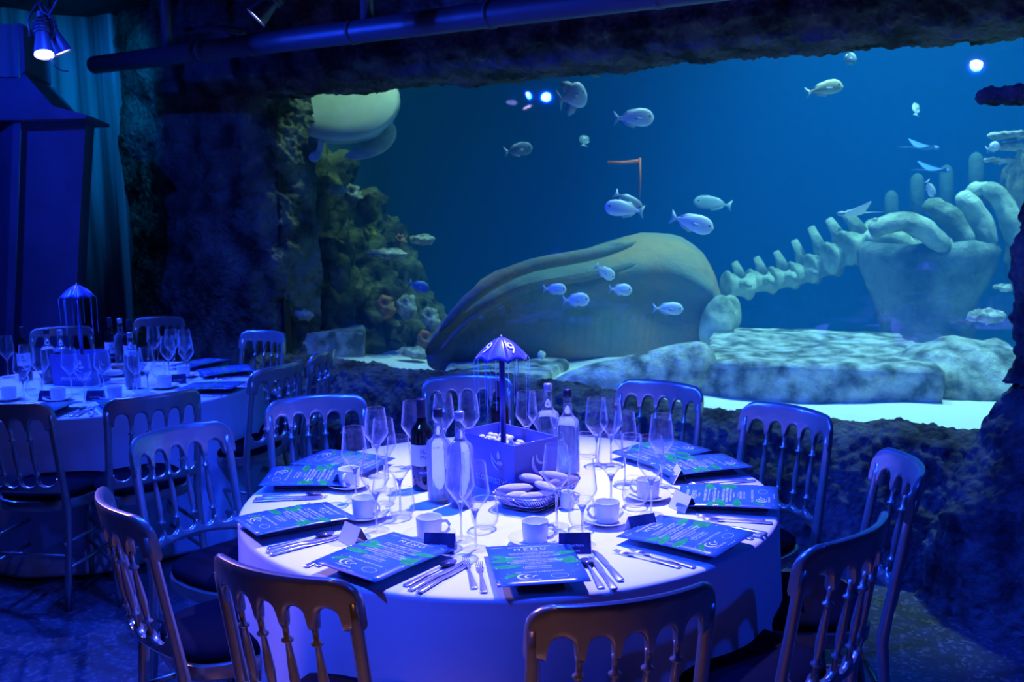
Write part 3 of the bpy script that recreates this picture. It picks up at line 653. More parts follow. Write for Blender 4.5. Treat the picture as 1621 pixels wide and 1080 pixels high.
# turtle seen from below
def turtle():
    e = empty('sea_turtle', 'pale green sea turtle swimming beneath the rock lintel at upper left', 'turtle')
    s = 160/FPX*7.6
    def disc(k, z0, z1, n=36):
        rings = []
        for i in range(9):
            a = pi*i/8; r = sin(a) if 0 < i < 8 else .04
            z = z0*(1-cos(a))/2*1+(-z1)*(1+cos(a))/2
            rings.append([(s*k*.60*r*cos(2*pi*j/n)*(1-.10*sin(2*pi*j/n)), s*k*.52*r*sin(2*pi*j/n), s*z) for j in range(n)])
        return MB().loft(rings)
    disc(1.0, .16, .02).build('carapace', M_SHELL, e)
    remap(disc(.93, .02, .10), lambda p: p).build('plastron', M_SHELL, e)
    def flip(pts, w):
        w = [w[0], *w[1:]]
        return MB().tube(pts, w, 14, flat=.28)
    flip([(-.38*s, -.36*s, 0), (-.60*s, -.55*s, -.05*s), (-.66*s, -.80*s, -.08*s), (-.56*s, -.98*s, -.1*s)], [.08*s, .12*s, .10*s, .03*s]).build('front_flipper', M_SKIN, e)
    flip([(.46*s, -.16*s, -.04*s), (.52*s, -.28*s, -.05*s), (.48*s, -.40*s, -.06*s), (.36*s, -.51*s, -.06*s), (.20*s, -.58*s, -.06*s), (.10*s, -.60*s, -.06*s)], [.05*s, .09*s, .10*s, .095*s, .07*s, .02*s]).build('front_flipper', M_SKIN, e)
    flip([(-.18*s, -.42*s, 0), (-.19*s, -.58*s, -.02*s), (-.18*s, -.72*s, -.03*s)], [.07*s, .09*s, .05*s]).build('rear_flipper', M_SKIN, e)
    MB().tube([(.1*s, .48*s, 0), (.12*s, .62*s, 0), (.13*s, .78*s, .0), (.13*s, .84*s, 0)], [.08*s, .10*s, .10*s, .03*s], 14).build('head', M_SKIN, e)
    for ch in e.children:
        if 'flipper' in ch.name or 'head' in ch.name: subsurf(ch, 2)
    e.location = Y(540, 160, 7.9); e.rotation_euler = (radians(60), radians(5), radians(0))
    return e
turtle()
# orange reflection on the pane, modelled as thin pieces inside the water
os_ = empty('orange_reflection', 'orange reflection on the tank window, modelled as two thin pieces in the water', 'reflection')
MB().tube([Y(1013, 250, 7.4), Y(1013, 290, 7.4), Y(1012, 318, 7.4)], [.022, .02, .004], 6, flat=.4).build('reflection_upright', M_ORANGE, os_)
MB().tube([Y(962, 257, 7.4), Y(985, 258, 7.4), Y(1013, 255, 7.4)], [.012, .014, .016], 6).build('reflection_bar', M_ORANGE, os_)

# ================================================================ CHAIRS
CW = .203
def yb(z): return -.195-.075*max(0, (z-.44))/.45*1.0      # back leans
def bow(s): return -.060*(1-(s/CW)**2)
def BP(s, z, n=0):
    # point of the back surface, n = offset along its normal (forwards)
    return Vector((s*(1+.02*(z-.45)), yb(z)+bow(s)+n, z))
def col_ring(s, z0, z1, t):
    nn = 4; r = min(t*.95, (z1-z0)/2*.95); pts = []
    f1, f2 = z1-r-.15*(z1-z0-2*r), z0+r+.15*(z1-z0-2*r)
    for (nz, a0, e0, e1) in ((z1-r, 0, f1, f1), (z0+r, 180, f2, f2)):
        sg = 1 if a0 == 0 else -1
        pts.append(BP(s, e0, t*sg))
        for k in range(nn+1):
            a = radians(a0+180*k/nn); pts.append(BP(s, nz+r*sin(a), t*cos(a)))
        pts.append(BP(s, e1, -t*sg))
    return pts
BAYS = 5; INW = CW-.028; PITCHX = 2*INW/BAYS
def bay(s):
    q = (s+INW)/PITCHX; k = min(BAYS-1, max(0, int(q))); return (q-k)*2-1
def make_chair():
    r = empty('banquet_chair')
    # crest
    rings = []; N = 120
    for i in range(N+1):
        s = -CW+2*CW*i/N
        e_ = (CW-abs(s)); cr = .05
        zt = .900+.006*(1-(s/CW)**2)
        if e_ < cr: zt -= cr-sqrt(max(0, cr*cr-(cr-e_)**2))
        if abs(s) < INW:
            u = bay(s); q_ = abs(u)/.80; zb = .787+.044*max(0, 1-q_**2.4)**.5 if q_ < 1 else .777
        else: zb = .78
        zt = max(zt, zb+.03)
        rings.append(col_ring(s, zb, zt, .0115))
    MB().loft(rings).build('crest_rail', M_CHAIR, r, sharp=50)
    # lower rail
    rings = []
    for i in range(N+1):
        s = -INW-.01+2*(INW+.01)*i/N; u = bay(max(-INW, min(INW, s)))
        zt = .564-.026*sqrt(max(0, 1-(abs(u)/.9)**2)) if abs(u) < .9 else .567
        zb = .497+.014*(1-(s/INW)**2)
        rings.append(col_ring(s, zb, zt, .0125))
    MB().loft(rings).build('lower_rail', M_CHAIR, r, sharp=50)
    # spindles
    for k in range(1, BAYS):
        s = -INW+k*PITCHX; mb = MB(); rr = []
        z0, z1 = .552, .790
        for t, ra in ((0, .007), (.13, .0068), (.155, .0135), (.172, .0135), (.19, .007), (.25, .0085), (.42, .0118), (.6, .0095), (.775, .0062), (.803, .0135), (.82, .0135), (.838, .0068), (.93, .0072), (1, .009)):
            z = z0+(z1-z0)*t; p = BP(s, z); rr.append([(p.x+ra*cos(2*pi*j/12), p.y+ra*sin(2*pi*j/12), p.z) for j in range(12)])
        mb.loft(rr).build('spindle', M_CHAIR, r)
    # rear legs running up into posts
    for sg in (-1, 1):
        rings = []
        for z, w, t, dy in ((0, .013, .012, -.055), (.12, .014, .013, -.035), (.30, .016, .015, -.01), (.43, .017, .017, 0), (.50, .016, .015, 0), (.65, .0145, .0125, 0), (.80, .0145, .0125, 0), (.846, .0135, .0115, 0)):
            c_ = BP(sg*(CW-.0145), z) if z > .43 else Vector((sg*(CW-.016+.01*(.43-z)), yb(.43)+bow(CW*.93)+dy, z))
            rings.append([(c_.x+x, c_.y+y, c_.z) for x, y in rrect(2*w, 2*t, min(w, t)*.75, 2)])
        MB().loft(rings).build('rear_leg', M_CHAIR, r)
    # front legs
    for sg in (-1, 1):
        mb = MB(); rr = []
        for z, ra in ((0, .011), (.06, .013), (.10, .016), (.11, .019), (.125, .019), (.135, .014), (.24, .018), (.30, .0145), (.31, .019), (.325, .019), (.335, .015), (.36, .019), (.43, .020)):
            rr.append([(sg*(.175+.012*(1-z/.43))+ra*cos(2*pi*j/12), .175+.012*(1-z/.43)+ra*sin(2*pi*j/12), z) for j in range(12)])
        mb.loft(rr).build('front_leg', M_CHAIR, r)
    def seatout(k, n=40):
        pts = []
        for j in range(n):
            a = 2*pi*j/n; ex = 2.0/3.2
            x = abs(cos(a))**ex*(1 if cos(a) > 0 else -1); y = abs(sin(a))**ex*(1 if sin(a) > 0 else -1)
            w = .205 if y > 0 else .205-.015*abs(y); pts.append((x*w*k, y*.205*k+.005))
        return pts
    MB().loft([[(x, y, z) for x, y in seatout(k)] for k, z in ((.97, .405), (.99, .41), (1.0, .43), (.99, .448), (.95, .452))]).build('seat_frame', M_CHAIR, r, sharp=40)
    MB().loft([[(x, y, z) for x, y in seatout(k)] for k, z in ((.93, .448), (.955, .46), (.95, .474), (.88, .486), (.7, .494), (.4, .498), (.05, .499))]).build('seat_pad', M_PAD, r)
    for z, yy in ((.20, 0), (.29, 0)):
        pass
    for sg in (-1, 1):
        for z in (.17, .28): MB().tube([(sg*.182, -.235, z), (sg*.184, -.03, z), (sg*.182, .18, z)], [.007, .010, .007], 8).build('stretcher', M_CHAIR, r)
    MB().tube([(-.18, .182, .23), (0, .182, .23), (.18, .182, .23)], [.007, .010, .007], 8).build('stretcher', M_CHAIR, r)
    MB().tube([(-.18, -.23, .23), (0, -.23, .23), (.18, -.23, .23)], [.007, .010, .007], 8).build('stretcher', M_CHAIR, r)
    return r
# (px of the two top corners, table, label). The chair faces its table.
CH = [((335, 880), (556, 932), T1, 'gold-edged chair back in the foreground left of centre, its crest lit warm yellow', 1),
      ((155, 775), (232, 828), T1, 'chair at lower left seen nearly edge-on with a yellow-lit crest', 1),
      ((226, 690), (340, 682), T1, 'chair on the left of table nine just behind the edge-on one', 1),
      ((425, 640), (575, 632), T1, 'chair with a broad lit crest facing the camera at the back left of table nine', 1),
      ((660, 605), (818, 600), T1, 'chair behind the umbrella at the back of table nine', 1),
      ((975, 605), (1123, 622), T1, 'chair in front of the bright tank sand, right of the umbrella', 1),
      ((1188, 643), (1313, 665), T1, 'upright chair on the right side showing four full spindles against rock', 1),
      ((1393, 728), (1460, 750), T1, 'chair farthest right, seen edge-on against the dark rock wall', 1),
      ((1275, 880), (1408, 812), T1, 'chair at the front right with its back turned three quarters', 1),
      ((842, 975), (1133, 925), T1, 'nearest chair at the bottom centre, its brown-shaded back to the camera', 1),
      ((-60, 640), (75, 645), T2, 'chair cut off by the left picture edge, at the front of the left table', 2),
      ((163, 640), (320, 618), T2, 'dark chair back in front of the left table cloth', 2),
      ((388, 528), (450, 530), T2, 'small chair standing behind the right end of the left table against the rock', 2),
      ((398, 592), (484, 572), T2, 'chair right of the left table, its back turned to the main table', 2),
      ((492, 566), (529, 549), T2, 'narrow edge-on chair between the two tables by the rock sill', 2),
      ((210, 505), (298, 507), T2, 'pale chair behind the bottles of the left table', 2),
      ((42, 523), (155, 520), T2, 'pale chair behind the number umbrella of the left table', 2)]
for i, (a, b, T, lab, g) in enumerate(CH):
    pa, pb = Z(*a, .885), Z(*b, .885); mid = (pa+pb)/2; mid.z = 0
    xdir = (pb-pa); xdir.z = 0
    toT = (T-mid); toT.z = 0; toT.normalize()
    if xdir.length > .33:
        nrm = Vector((-xdir.y, xdir.x, 0)).normalized()
        if nrm.dot(toT) < 0: nrm = -nrm
        dirn = (nrm*1.0+toT*.35).normalized()
    else: dirn = toT
    if i == 7: dirn = Vector((-.93, .12, 0)).normalized()
    if i == 2: dirn = Vector((.80, -.60, 0)).normalized()
    rz = math.atan2(dirn.y, dirn.x)-pi/2
    base = mid+dirn*.285
    inst('chair', make_chair, (base.x, base.y, 0), rz, lab, 'chair', 'chairs around the main table' if g == 1 else 'chairs around the left table')

# ================================================================ TABLES
def table(T, lab, clab, seed, drop=.012):
    t = empty('round_table', lab, 'table', (T.x, T.y, 0))
    MB().lathe([(.01, .700), (TR-.02, .700), (TR-.01, .705), (TR-.01, .728), (TR-.02, .733), (.01, .733)], 64).build('tabletop', mat('table_ply', (.3, .2, .1), .6), t)
    for k in range(4):
        a = pi/4+k*pi/2; MB().tube([(.50*cos(a), .50*sin(a), .70), (.56*cos(a), .56*sin(a), 0)], .014, 8).build('leg', M_DARKM, t)
    rnd = random.Random(seed); n = 360; rings = []
    ph = [(rnd.uniform(0, 6.28), rnd.choice((7, 9, 11, 13, 17, 19, 23)), rnd.uniform(.3, 1)) for _ in range(6)]
    def fold(a): return sum(w*sin(k*a+p) for p, k, w in ph)/3
    for r in (.02, .3, .6, .75, .815, .832): rings.append([(r*cos(2*pi*j/n), r*sin(2*pi*j/n), .7375) for j in range(n)])
    for z, k in ((.7360, 0), (.7300, 0), (.722, 0), (.70, .04), (.66, .10), (.58, .22), (.48, .38), (.36, .56), (.24, .74), (.12, .9), (.03, 1.0), (drop, 1.02)):
        rr = TR-.002+(.005 if z < .735 else 0)
        rings.append([((rr+k*.04+k*.055*fold(2*pi*j/n))*cos(2*pi*j/n+.01*k*sin(9*j/n*6.28)), (rr+k*.04+k*.055*fold(2*pi*j/n))*sin(2*pi*j/n), z) for j in range(n)])
    c_ = MB().loft(rings, cap=False).build('tablecloth', M_CLOTH); c_.location = (T.x, T.y, 0)
    md = c_.modifiers.new('thick', 'SOLIDIFY'); md.thickness = .002; md.offset = -1
    tag(c_, clab, 'tablecloth', 'white floor-length tablecloths')
table(T1, 'round banquet table hidden under the brightly lit cloth in front', 'white cloth brightly lit from above on the near round table', 3)
table(T2, 'round banquet table hidden under the dimmer cloth at the left', 'blue-lit white cloth on the farther round table at left', 8)
ZT = .7385

# ================================================================ TABLEWARE
def make_wineglass():
    e = empty('wine_glass')
    bowl = [(.0035, .088), (.006, .098), (.011, .108), (.022, .124), (.034, .141), (.0395, .150), (.0410, .156), (.0403, .164), (.0378, .190), (.0343, .220), (.0319, .2390), (.0320, .2402), (.0316, .2412), (.0310, .2408), (.0309, .2395), (.0334, .220), (.0369, .190), (.0394, .164), (.0400, .157), (.0386, .151), (.033, .1425), (.021, .1255), (.010, .112), (.004, .106), (.001, .1045)]
    MB().lathe(bowl, 28).build('bowl', M_GLASS, e)
    MB().lathe([(.0038, .004), (.0032, .02), (.0030, .06), (.0032, .082), (.0036, .088), (.0058, .0982), (.0105, .1085), (.012, .1105), (.006, .1125), (.001, .113)], 12).build('stem', M_STEM, e)
    MB().lathe([(.001, .0002), (.034, .0002), (.036, .0012), (.034, .0022), (.018, .0035), (.008, .006), (.004, .012)], 28).build('foot', M_GLASS, e)
    return e
def make_tumbler():
    e = empty('tumbler')
    MB().lathe([(.001, .0003), (.024, .0003), (.028, .004), (.0365, .018), (.0400, .034), (.0385, .055), (.0345, .085), (.0335, .088), (.0325, .085), (.0370, .055), (.0385, .034), (.035, .020), (.027, .010), (.001, .009)], 28).build('glass_body', M_GLASS, e)
    return e
def make_cup():
    e = empty('cup')
    MB().lathe([(.001, .001), (.030, .001), (.033, .004), (.0345, .010), (.0365, .054), (.0370, .060), (.0362, .061), (.0350, .058), (.0335, .012), (.030, .007), (.001, .006)], 28).build('cup_body', M_CHINA, e)
    MB().tube([(.035, 0, .050), (.050, 0, .051), (.058, 0, .040), (.056, 0, .026), (.046, 0, .016), (.034, 0, .014)], [.005, .004, .0038, .0038, .004, .005], 8, flat=1.3).build('handle', M_CHINA, e)
    return e
def make_saucer():
    o = MB().lathe([(.001, .002), (.028, .002), (.032, .0), (.036, .002), (.055, .009), (.072, .016), (.074, .018), (.072, .0185), (.054, .012), (.036, .006), (.001, .006)], 36).build('saucer', M_CHINA); return o
def bottle_prof(r=.037, H=.30): return [(.001, .002), (r-.004, .002), (r, .006), (r, .02), (r, H*.62), (r*.97, H*.655), (r*.82, H*.695), (r*.55, H*.73), (.0162, H*.765), (.0135, H*.84), (.0130, H*.93), (.0140, H*.935), (.0140, H*.985), (.0125, H)]
def make_wine():
    e = empty('wine_bottle')
    MB().lathe(bottle_prof(.037, .30), 28).build('bottle_body', M_WINE, e)
    MB().lathe([(.0142, .232), (.0148, .234), (.0150, .300), (.013, .303), (.001, .303)], 20).build('capsule', M_CAP, e)
    lb = MB(); n = 18
    lb.loft([[(.0376*cos(radians(a)), .0376*sin(radians(a)), z) for a in range(-165, -14, 8)] for z in (.085, .155)], cap=False, closed=False).build('label', M_LABEL, e)
    lb = MB(); lb.loft([[(.0376*cos(radians(a)), .0376*sin(radians(a)), z) for a in range(-165, -14, 8)] for z in (.050, .078)], cap=False, closed=False).build('label', M_MENUB, e)
    tm = textmesh([('EL', .020, 0, .128), ('MA', .020, .004, .108)])
    remap(tm, lambda p: Vector((.0388*sin(p.x/.0388), -.0388*cos(p.x/.0388), p.y))).build('label_lettering', M_CAP, e, smooth=False)
    tm = textmesh([('TEMPR', .010, 0, .060)])
    remap(tm, lambda p: Vector((.0388*sin(p.x/.0388), -.0388*cos(p.x/.0388), p.y))).build('label_lettering', M_PRINT, e, smooth=False)
    return e
def make_water(cap):
    e = empty('water_bottle')
    wp = [(.001, .002), (.034, .002), (.039, .006), (.040, .02), (.040, .176), (.039, .186), (.034, .196), (.024, .204), (.0175, .211), (.0155, .220), (.0150, .250), (.0135, .256), (.0135, .290), (.0125, .295)]
    MB().lathe(wp+[(.011, .294), (.0115, .258), (.013, .248), (.0138, .222), (.022, .206), (.032, .197), (.037, .186), (.038, .176), (.038, .012), (.034, .009), (.001, .009)], 28).build('bottle_body', M_WBOT, e)
    MB().lathe([(.001, .0105), (.033, .0105), (.0370, .014), (.0372, .176), (.036, .186), (.031, .196), (.021, .205), (.0130, .222), (.0125, .250), (.001, .2505)], 24).build('water', M_WATER, e)
    MB().lathe([(.0145, .272), (.0150, .274), (.0150, .297), (.013, .3), (.001, .3)], 20).build('cap', M_CAP if cap else M_SCAP, e)
    return e
def at(px, z, dz): p = Z(px[0], px[1], z); return (p.x, p.y, dz)
GL = [((559, 677), 'wine glass nearest the left edge of the glasses, above the tented card'), ((594, 647), 'rearmost wine glass of the left cluster'), ((606, 664), 'wine glass just in front of the rearmost one in the left cluster'),
      ((592, 711), 'front wine glass of the left cluster, beside the coffee cup'), ((630, 692), 'wine glass left of the red wine bottle, in front'), ((652, 636), 'wine glass half hidden behind the red wine bottle'),
      ((701, 625), 'wine glass behind the two water bottles at left'), ((741, 624), 'wine glass left of the umbrella pole against the chair'), ((750, 733), 'frontmost wine glass standing right of the water bottles'),
      ((727, 722), 'wine glass directly behind the frontmost one, by the clear bottle'), ((880, 705), 'wine glass in front of the bread basket at its right'), ((921, 727), 'wine glass at the front right, before the small milk jug'),
      ((833, 621), 'wine glass right of the umbrella pole'), ((852, 621), 'wine glass between the umbrella pole and the right water bottles'), ((944, 632), 'left wine glass of the rear pair at the right'), ((967, 632), 'right wine glass of the rear pair at the right'),
      ((989, 653), 'wine glass in front of the rear pair, beside the chair spindle'), ((967, 685), 'tall central wine glass of the right cluster'), ((1047, 657), 'rightmost wine glass, in front of the chair'), ((1031, 691), 'wine glass in front of the rightmost one, over a cup')]
for px, lab in GL: inst('wine_glass', make_wineglass, at(px, ZT+.240, ZT), 0, lab, 'wine glass', 'wine glasses on the main table')
TU = [((635, 774), 'tumbler with water in front of the red wine bottle'), ((767, 789), 'frontmost tumbler near the centre of the table'), ((1005, 757), 'tumbler beside the right cup and saucer'), ((929, 686), 'tumbler behind the right wine glasses'),
      ((921, 789), 'tumbler at the front right, near the dark place card'), ((1000, 688), 'tumbler at the right rear of the glasses'), ((608, 754), 'tumbler behind the left coffee cup')]
for px, lab in TU: inst('tumbler', make_tumbler, at(px, ZT+.088, ZT), 0, lab, 'tumbler', 'tumblers on the main table')
CU = [((576, 787), 30, 'coffee cup at the left of the main table, beside the tented card'), ((679, 818), 10, 'coffee cup at the front left, next to a dark place card'), ((847, 824), 15, 'coffee cup at the front centre behind the nearest menu'),
      ((961, 794), 170, 'coffee cup at the front right behind a tilted place card'), ((1026, 758), 200, 'coffee cup at the right under the wine glasses'), ((552, 742), 100, 'coffee cup at the far left behind the tall wine glass'), ((780, 640), 60, 'coffee cup at the back of the main table')]
for i, (px, rz, lab) in enumerate(CU):
    if i == 6: continue
    x, y, _ = at(px, ZT+.066, 0); 
    inst('saucer', make_saucer, (x, y, ZT), 0, 'saucer under the '+lab, 'saucer', 'saucers on the main table')
    inst('cup', make_cup, (x, y, ZT+.006), radians(-rz), lab, 'cup', 'coffee cups on the main table')
inst('wine_bottle', make_wine, at((666, 631), ZT+.303, ZT), .15, 'dark red wine bottle with a pale label at the left of the glasses', 'wine bottle', 'wine bottles')
inst('wine_bottle', make_wine, at((790, 601), ZT+.303, ZT), 2.5, 'dark wine bottle standing behind the umbrella pole', 'wine bottle', 'wine bottles')
inst('water_bottle_b', lambda: make_water(True), at((693, 646), ZT+.30, ZT), 0, 'clear water bottle with a black cap next to the red wine bottle', 'water bottle', 'water bottles on the main table')
inst('water_bottle', lambda: make_water(False), at((727, 651), ZT+.30, ZT), 0, 'clear water bottle with a pale cap left of the planter box', 'water bottle', 'water bottles on the main table')
inst('water_bottle', None, at((867, 607), ZT+.30, ZT), 0, 'clear water bottle with a pale cap right behind the planter box', 'water bottle', 'water bottles on the main table')
inst('water_bottle_b', None, at((898, 616), ZT+.30, ZT), 0, 'clear water bottle with a black cap at the right of the planter box', 'water bottle', 'water bottles on the main table')

# planter box with umbrella
def swoosh(cx, cy, r, a0, a1, w):
    pts = []; n = 14
    for i in range(n+1):
        a = radians(a0+(a1-a0)*i/n); k = sin(pi*i/n); pts.append((cx+(r+w*k/2)*cos(a), cy+(r+w*k/2)*sin(a)*.9))
    for i in range(n, -1, -1):
        a = radians(a0+(a1-a0)*i/n); k = sin(pi*i/n); pts.append((cx+(r-w*k/2)*cos(a), cy+(r-w*k/2)*sin(a)*.9))
    return pts
def planter(c, rz, wx, wy, h, name, lab, full=True):
    e = empty('planter_box', lab, 'planter', (c[0], c[1], ZT), rz, 'umbrella planter boxes')
    t = .006; b = MB()
    o_ = [(-wx/2, -wy/2), (wx/2, -wy/2), (wx/2, wy/2), (-wx/2, wy/2)]; i_ = [(-wx/2+t, -wy/2+t), (wx/2-t, -wy/2+t), (wx/2-t, wy/2-t), (-wx/2+t, wy/2-t)]
    b.loft([[(x*.94, y*.94, .001) for x, y in o_], [(x, y, h) for x, y in o_], [(x, y, h) for x, y in i_], [(x*.95, y*.95, .02) for x, y in i_]])
    b.build('box_body', M_BOX, e, smooth=False)
    fb = MB().loft([[(x*.97, y*.97, h-.055) for x, y in i_], [(x*.97, y*.97, h-.05) for x, y in i_]]).build('filling', M_BOXIN, e, smooth=False)
    # print on the long side (front, -y) and on the short right side (+x)
    def onfront(p): k = p.y/h; f_ = .94+.06*k; return Vector((p.x*f_, -wy/2*f_-.0018, p.y))
    def onright(p): k = p.y/h; f_ = .94+.06*k; return Vector((wx/2*f_+.0018, p.x*f_, p.y))
    for fn, off in ((onfront, .25*wx-.035), (onright, -.0)):
        mb = textmesh([('stormsaver' if fn is onfront else 'st', .042 if fn is onfront else .030, off, .030)])
        for cx, cy, r, a0, a1, w in ((off+.035, .108, .052, 150, 262, .014), (off+.030, .122, .030, 160, 300, .010)) if fn is onright else ((off+.045, .122, .050, 170, 272, .006), (off+.045, .142, .052, 185, 275, .006)):
            q = swoosh(cx, cy, r, a0, a1, w); k = len(mb.v); mb.v += [(x, y, 0) for x, y in q]; n = len(q)//2
            mb.f += [(k+i, k+i+1, k+2*n-2-i, k+2*n-1-i) for i in range(n-1)]
        if fn is onfront:
            for (cx, cy, rx, ry) in ((off+.040, .104, .014, .006), (off+.032, .125, .008, .012)):
                k = len(mb.v); mb.v += [(cx+rx*cos(2*pi*j/16), cy+ry*sin(2*pi*j/16)*(1.5 if (sin(2*pi*j/16) > .8 and ry > .01) else 1), 0) for j in range(16)]; mb.f.append(tuple(range(k, k+16)))
        remap(mb, fn).build('printed_logo', M_PRINT, e, smooth=False)
    # pebbles as countable stones: stuff-sized filling
    rnd = random.Random(5); pb = MB()
    for k in range(70):
        x = rnd.uniform(-wx*.43, wx*.43); y = rnd.uniform(-wy*.40, wy*.40)
        pb.ball((x, y, h-.046+rnd.uniform(0, .018)), (rnd.uniform(.009, .014), rnd.uniform(.007, .011), rnd.uniform(.006, .010)), 8, 5)
    pbo = pb.build('pebbles', M_PEB, e); tag(pbo, kind='stuff'); return e
def umbrella(c, rz, text, toppx, ytop, lab, r=.094):
    e = empty('number_umbrella', lab, 'umbrella', (c[0], c[1], ZT), rz, 'table number umbrellas')
    top = ytop-ZT
    MB().tube([(0, 0, .12), (0, 0, top-.005)], .0095, 12).build('pole', M_UMB, e)
    MB().tube([(0, 0, top-.004), (0, 0, top+.008)], [.004, .002], 8).build('tip', M_PRINT, e)
    cb = MB(); N = 8; K = 8; hh = .074
    def cp(k, a, scal):   # k 0..1 out, a in segments
        rr = r*k; j = a % 1; sag = 1-.055*sin(pi*j)*k*k-.0
        chord = cos(pi/N)/cos((j-.5)*2*pi/N); ang = 2*pi*(a)/N
        z = top-hh*(k**1.55)+.010*sin(pi*j)*k*k*1.2
        return Vector((rr*chord*sag*cos(ang), rr*chord*sag*sin(ang), z))
    for seg in range(N):
        cb_ = MB(); M_ = 6
        for i in range(K+1):
            for j in range(M_+1):
                cb_.v.append(tuple(cp(max(.02, i/K), seg+min(.9999, j/M_), 1)))
        for i in range(K):
            for j in range(M_): a = i*(M_+1)+j; cb_.f.append((a, a+1, a+M_+2, a+M_+1))
        o = cb_.build('canopy_panel', M_UMB, e); md = o.modifiers.new('thick', 'SOLIDIFY'); md.thickness = .0012; md.offset = 1
        MB().tube([cp(max(.03, k/6), seg+.0001, 1)+Vector((0, 0, -.0015)) for k in range(7)], .0012, 6).build('rib', M_SCAP, e)
        cb_ = MB()
        p = cp(1, seg+.0001, 1)
        MB().tube([p, (p.x*.97, p.y*.97, p.z-.10), (p.x*.96, p.y*.96, p.z-.19)], .0009, 5).build('hanging_thread', M_THREAD, e)
        if seg % 2 == 0:
            p = cp(.8, seg+.5, 1); MB().tube([p, (p.x, p.y, p.z-.17)], .0008, 5).build('hanging_thread', M_THREAD, e)
            tm = textmesh([(text, .058 if len(text) == 1 else .042, 0, -.016)])
            def on(p, seg=seg):
                k = .68-p.y/r*1.0; k = max(.1, min(.98, k)); a = seg+.5+p.x/(r*k)*N/(2*pi); q = cp(k, a, 1)
                return q+Vector((q.x*.03, q.y*.03, .0048))
            remap(tm, on).build('numeral', M_PRINT, e, smooth=False)
    return e
BC = Z(814, 707, .91); BLf = Z(712, 680, .91); BRt = Z(882, 699, .91)
vx = (BC-BLf); wx = .30; ang = math.atan2(vx.y, vx.x); vr = (BRt-BC)
wy = .19; cdir = Vector((cos(ang), sin(ang), 0)); ndir = Vector((-sin(ang), cos(ang), 0))
bc = Vector((BC.x, BC.y, 0))-cdir*wx/2+ndir*wy/2
planter((bc.x, bc.y), ang, wx, wy, .172, 'p', 'dark blue planter box of white pebbles in the middle of the main table')
pu = Z(797, 706, .87)
ut = Y(794, 534, pu.y)
umbrella((pu.x, pu.y), radians(-76.5), '9', None, ut.z, 'blue number nine umbrella on a pole in the main table planter')
# bread basket
bk = Z(850, 771, ZT+.045); _v = Z(905, 762, ZT+.04)-Z(827, 803, ZT+.04); bz = math.atan2(_v.y, _v.x)
def basket(loc, rz, lab, lx=.155, ly=.095, h=.048):
    e = empty('bread_basket', lab, 'basket', (loc[0], loc[1], ZT+.003), rz, 'wire bread baskets')
    def outl(k, z, n=32):
        return [((abs(cos(2*pi*j/n))**.42)*(1 if cos(2*pi*j/n) > 0 else -1)*lx*k, (abs(sin(2*pi*j/n))**.42)*(1 if sin(2*pi*j/n) > 0 else -1)*ly*k, z) for j in range(n+1)]
    for k, z, r in ((1.0, h, .0022), (.96, h*.8, .0014), (.84, h*.35, .0014), (.72, .001, .0018)): MB().tube(outl(k, z), r, 6).build('rim_wire', M_WIRE, e)
    w = MB(); o1 = outl(1, h, 56); o2 = outl(.72, .001, 56)
    for j in range(56):
        a, b = Vector(o1[j]), Vector(o2[(j+3) % 56]); w.tube([a, a.lerp(b, .5)+Vector(((a.x)*.05, (a.y)*.05, 0)), b], .0013, 5)
    tag(w.build('woven_wire', M_WIRE, e), kind='stuff')
    MB().loft([[(x, y, z) for x, y, _ in outl(k, 0)[:-1]] for k, z in ((.10, .004), (.70, .004), (.80, h*.4), (.93, h*.92), (.91, h*.92), (.78, h*.42), (.66, .008), (.1, .008))]).build('cloth_liner', M_LINER, e)
    return e
basket((bk.x, bk.y), bz, 'wire bread basket with a napkin liner before the planter box', )
def roll(u, v, z, ln, r, ang_, lab, grp, m_=M_BREAD, tilt=0, key='bread'):
    def mk():
        mb = MB(); n = 12; rr = []
        for i in range(n+1): t = i/n; rr.append((-.5+t, max(.06, sin(pi*t)**.36)))
        mb.loft([[(x, .5*k*cos(2*pi*j/14), .5*k*.85*sin(2*pi*j/14)) for j in range(14)] for x, k in rr])
        o = mb.build('bread_roll', m_); subsurf(o, 2); displace(o, 'CLOUDS', .35, .12); return o
    p = Z(u, v, z); o = mk(); o.location = p; o.scale = (ln, r*1.8, r*1.8); o.rotation_euler = (0, tilt, ang_); tag(o, lab, 'bread roll', grp); return o
gR = 'bread rolls in the main basket'
roll(816, 773, ZT+.058, .115, .019, .18, 'long bread roll lying across the left end of the basket', gR)
roll(819, 785, ZT+.050, .075, .018, .2, 'short crusty bread roll at the front of the basket', gR)
roll(842, 786, ZT+.050, .075, .017, .3, 'bread roll beside the short crusty one, near the basket rim', gR)
roll(840, 757, ZT+.068, .09, .018, -.5, 'bread roll against the planter box corner', gR)
roll(863, 770, ZT+.062, .10, .018, -.9, 'bread roll in the middle of the basket, pointing to the camera', gR)
roll(877, 752, ZT+.082, .11, .015, -.55, 'thin bread roll on top of the others at the right', gR)
roll(893, 762, ZT+.062, .11, .021, .5, 'dark bread roll at the right end of the basket', gR, M_BREADD)

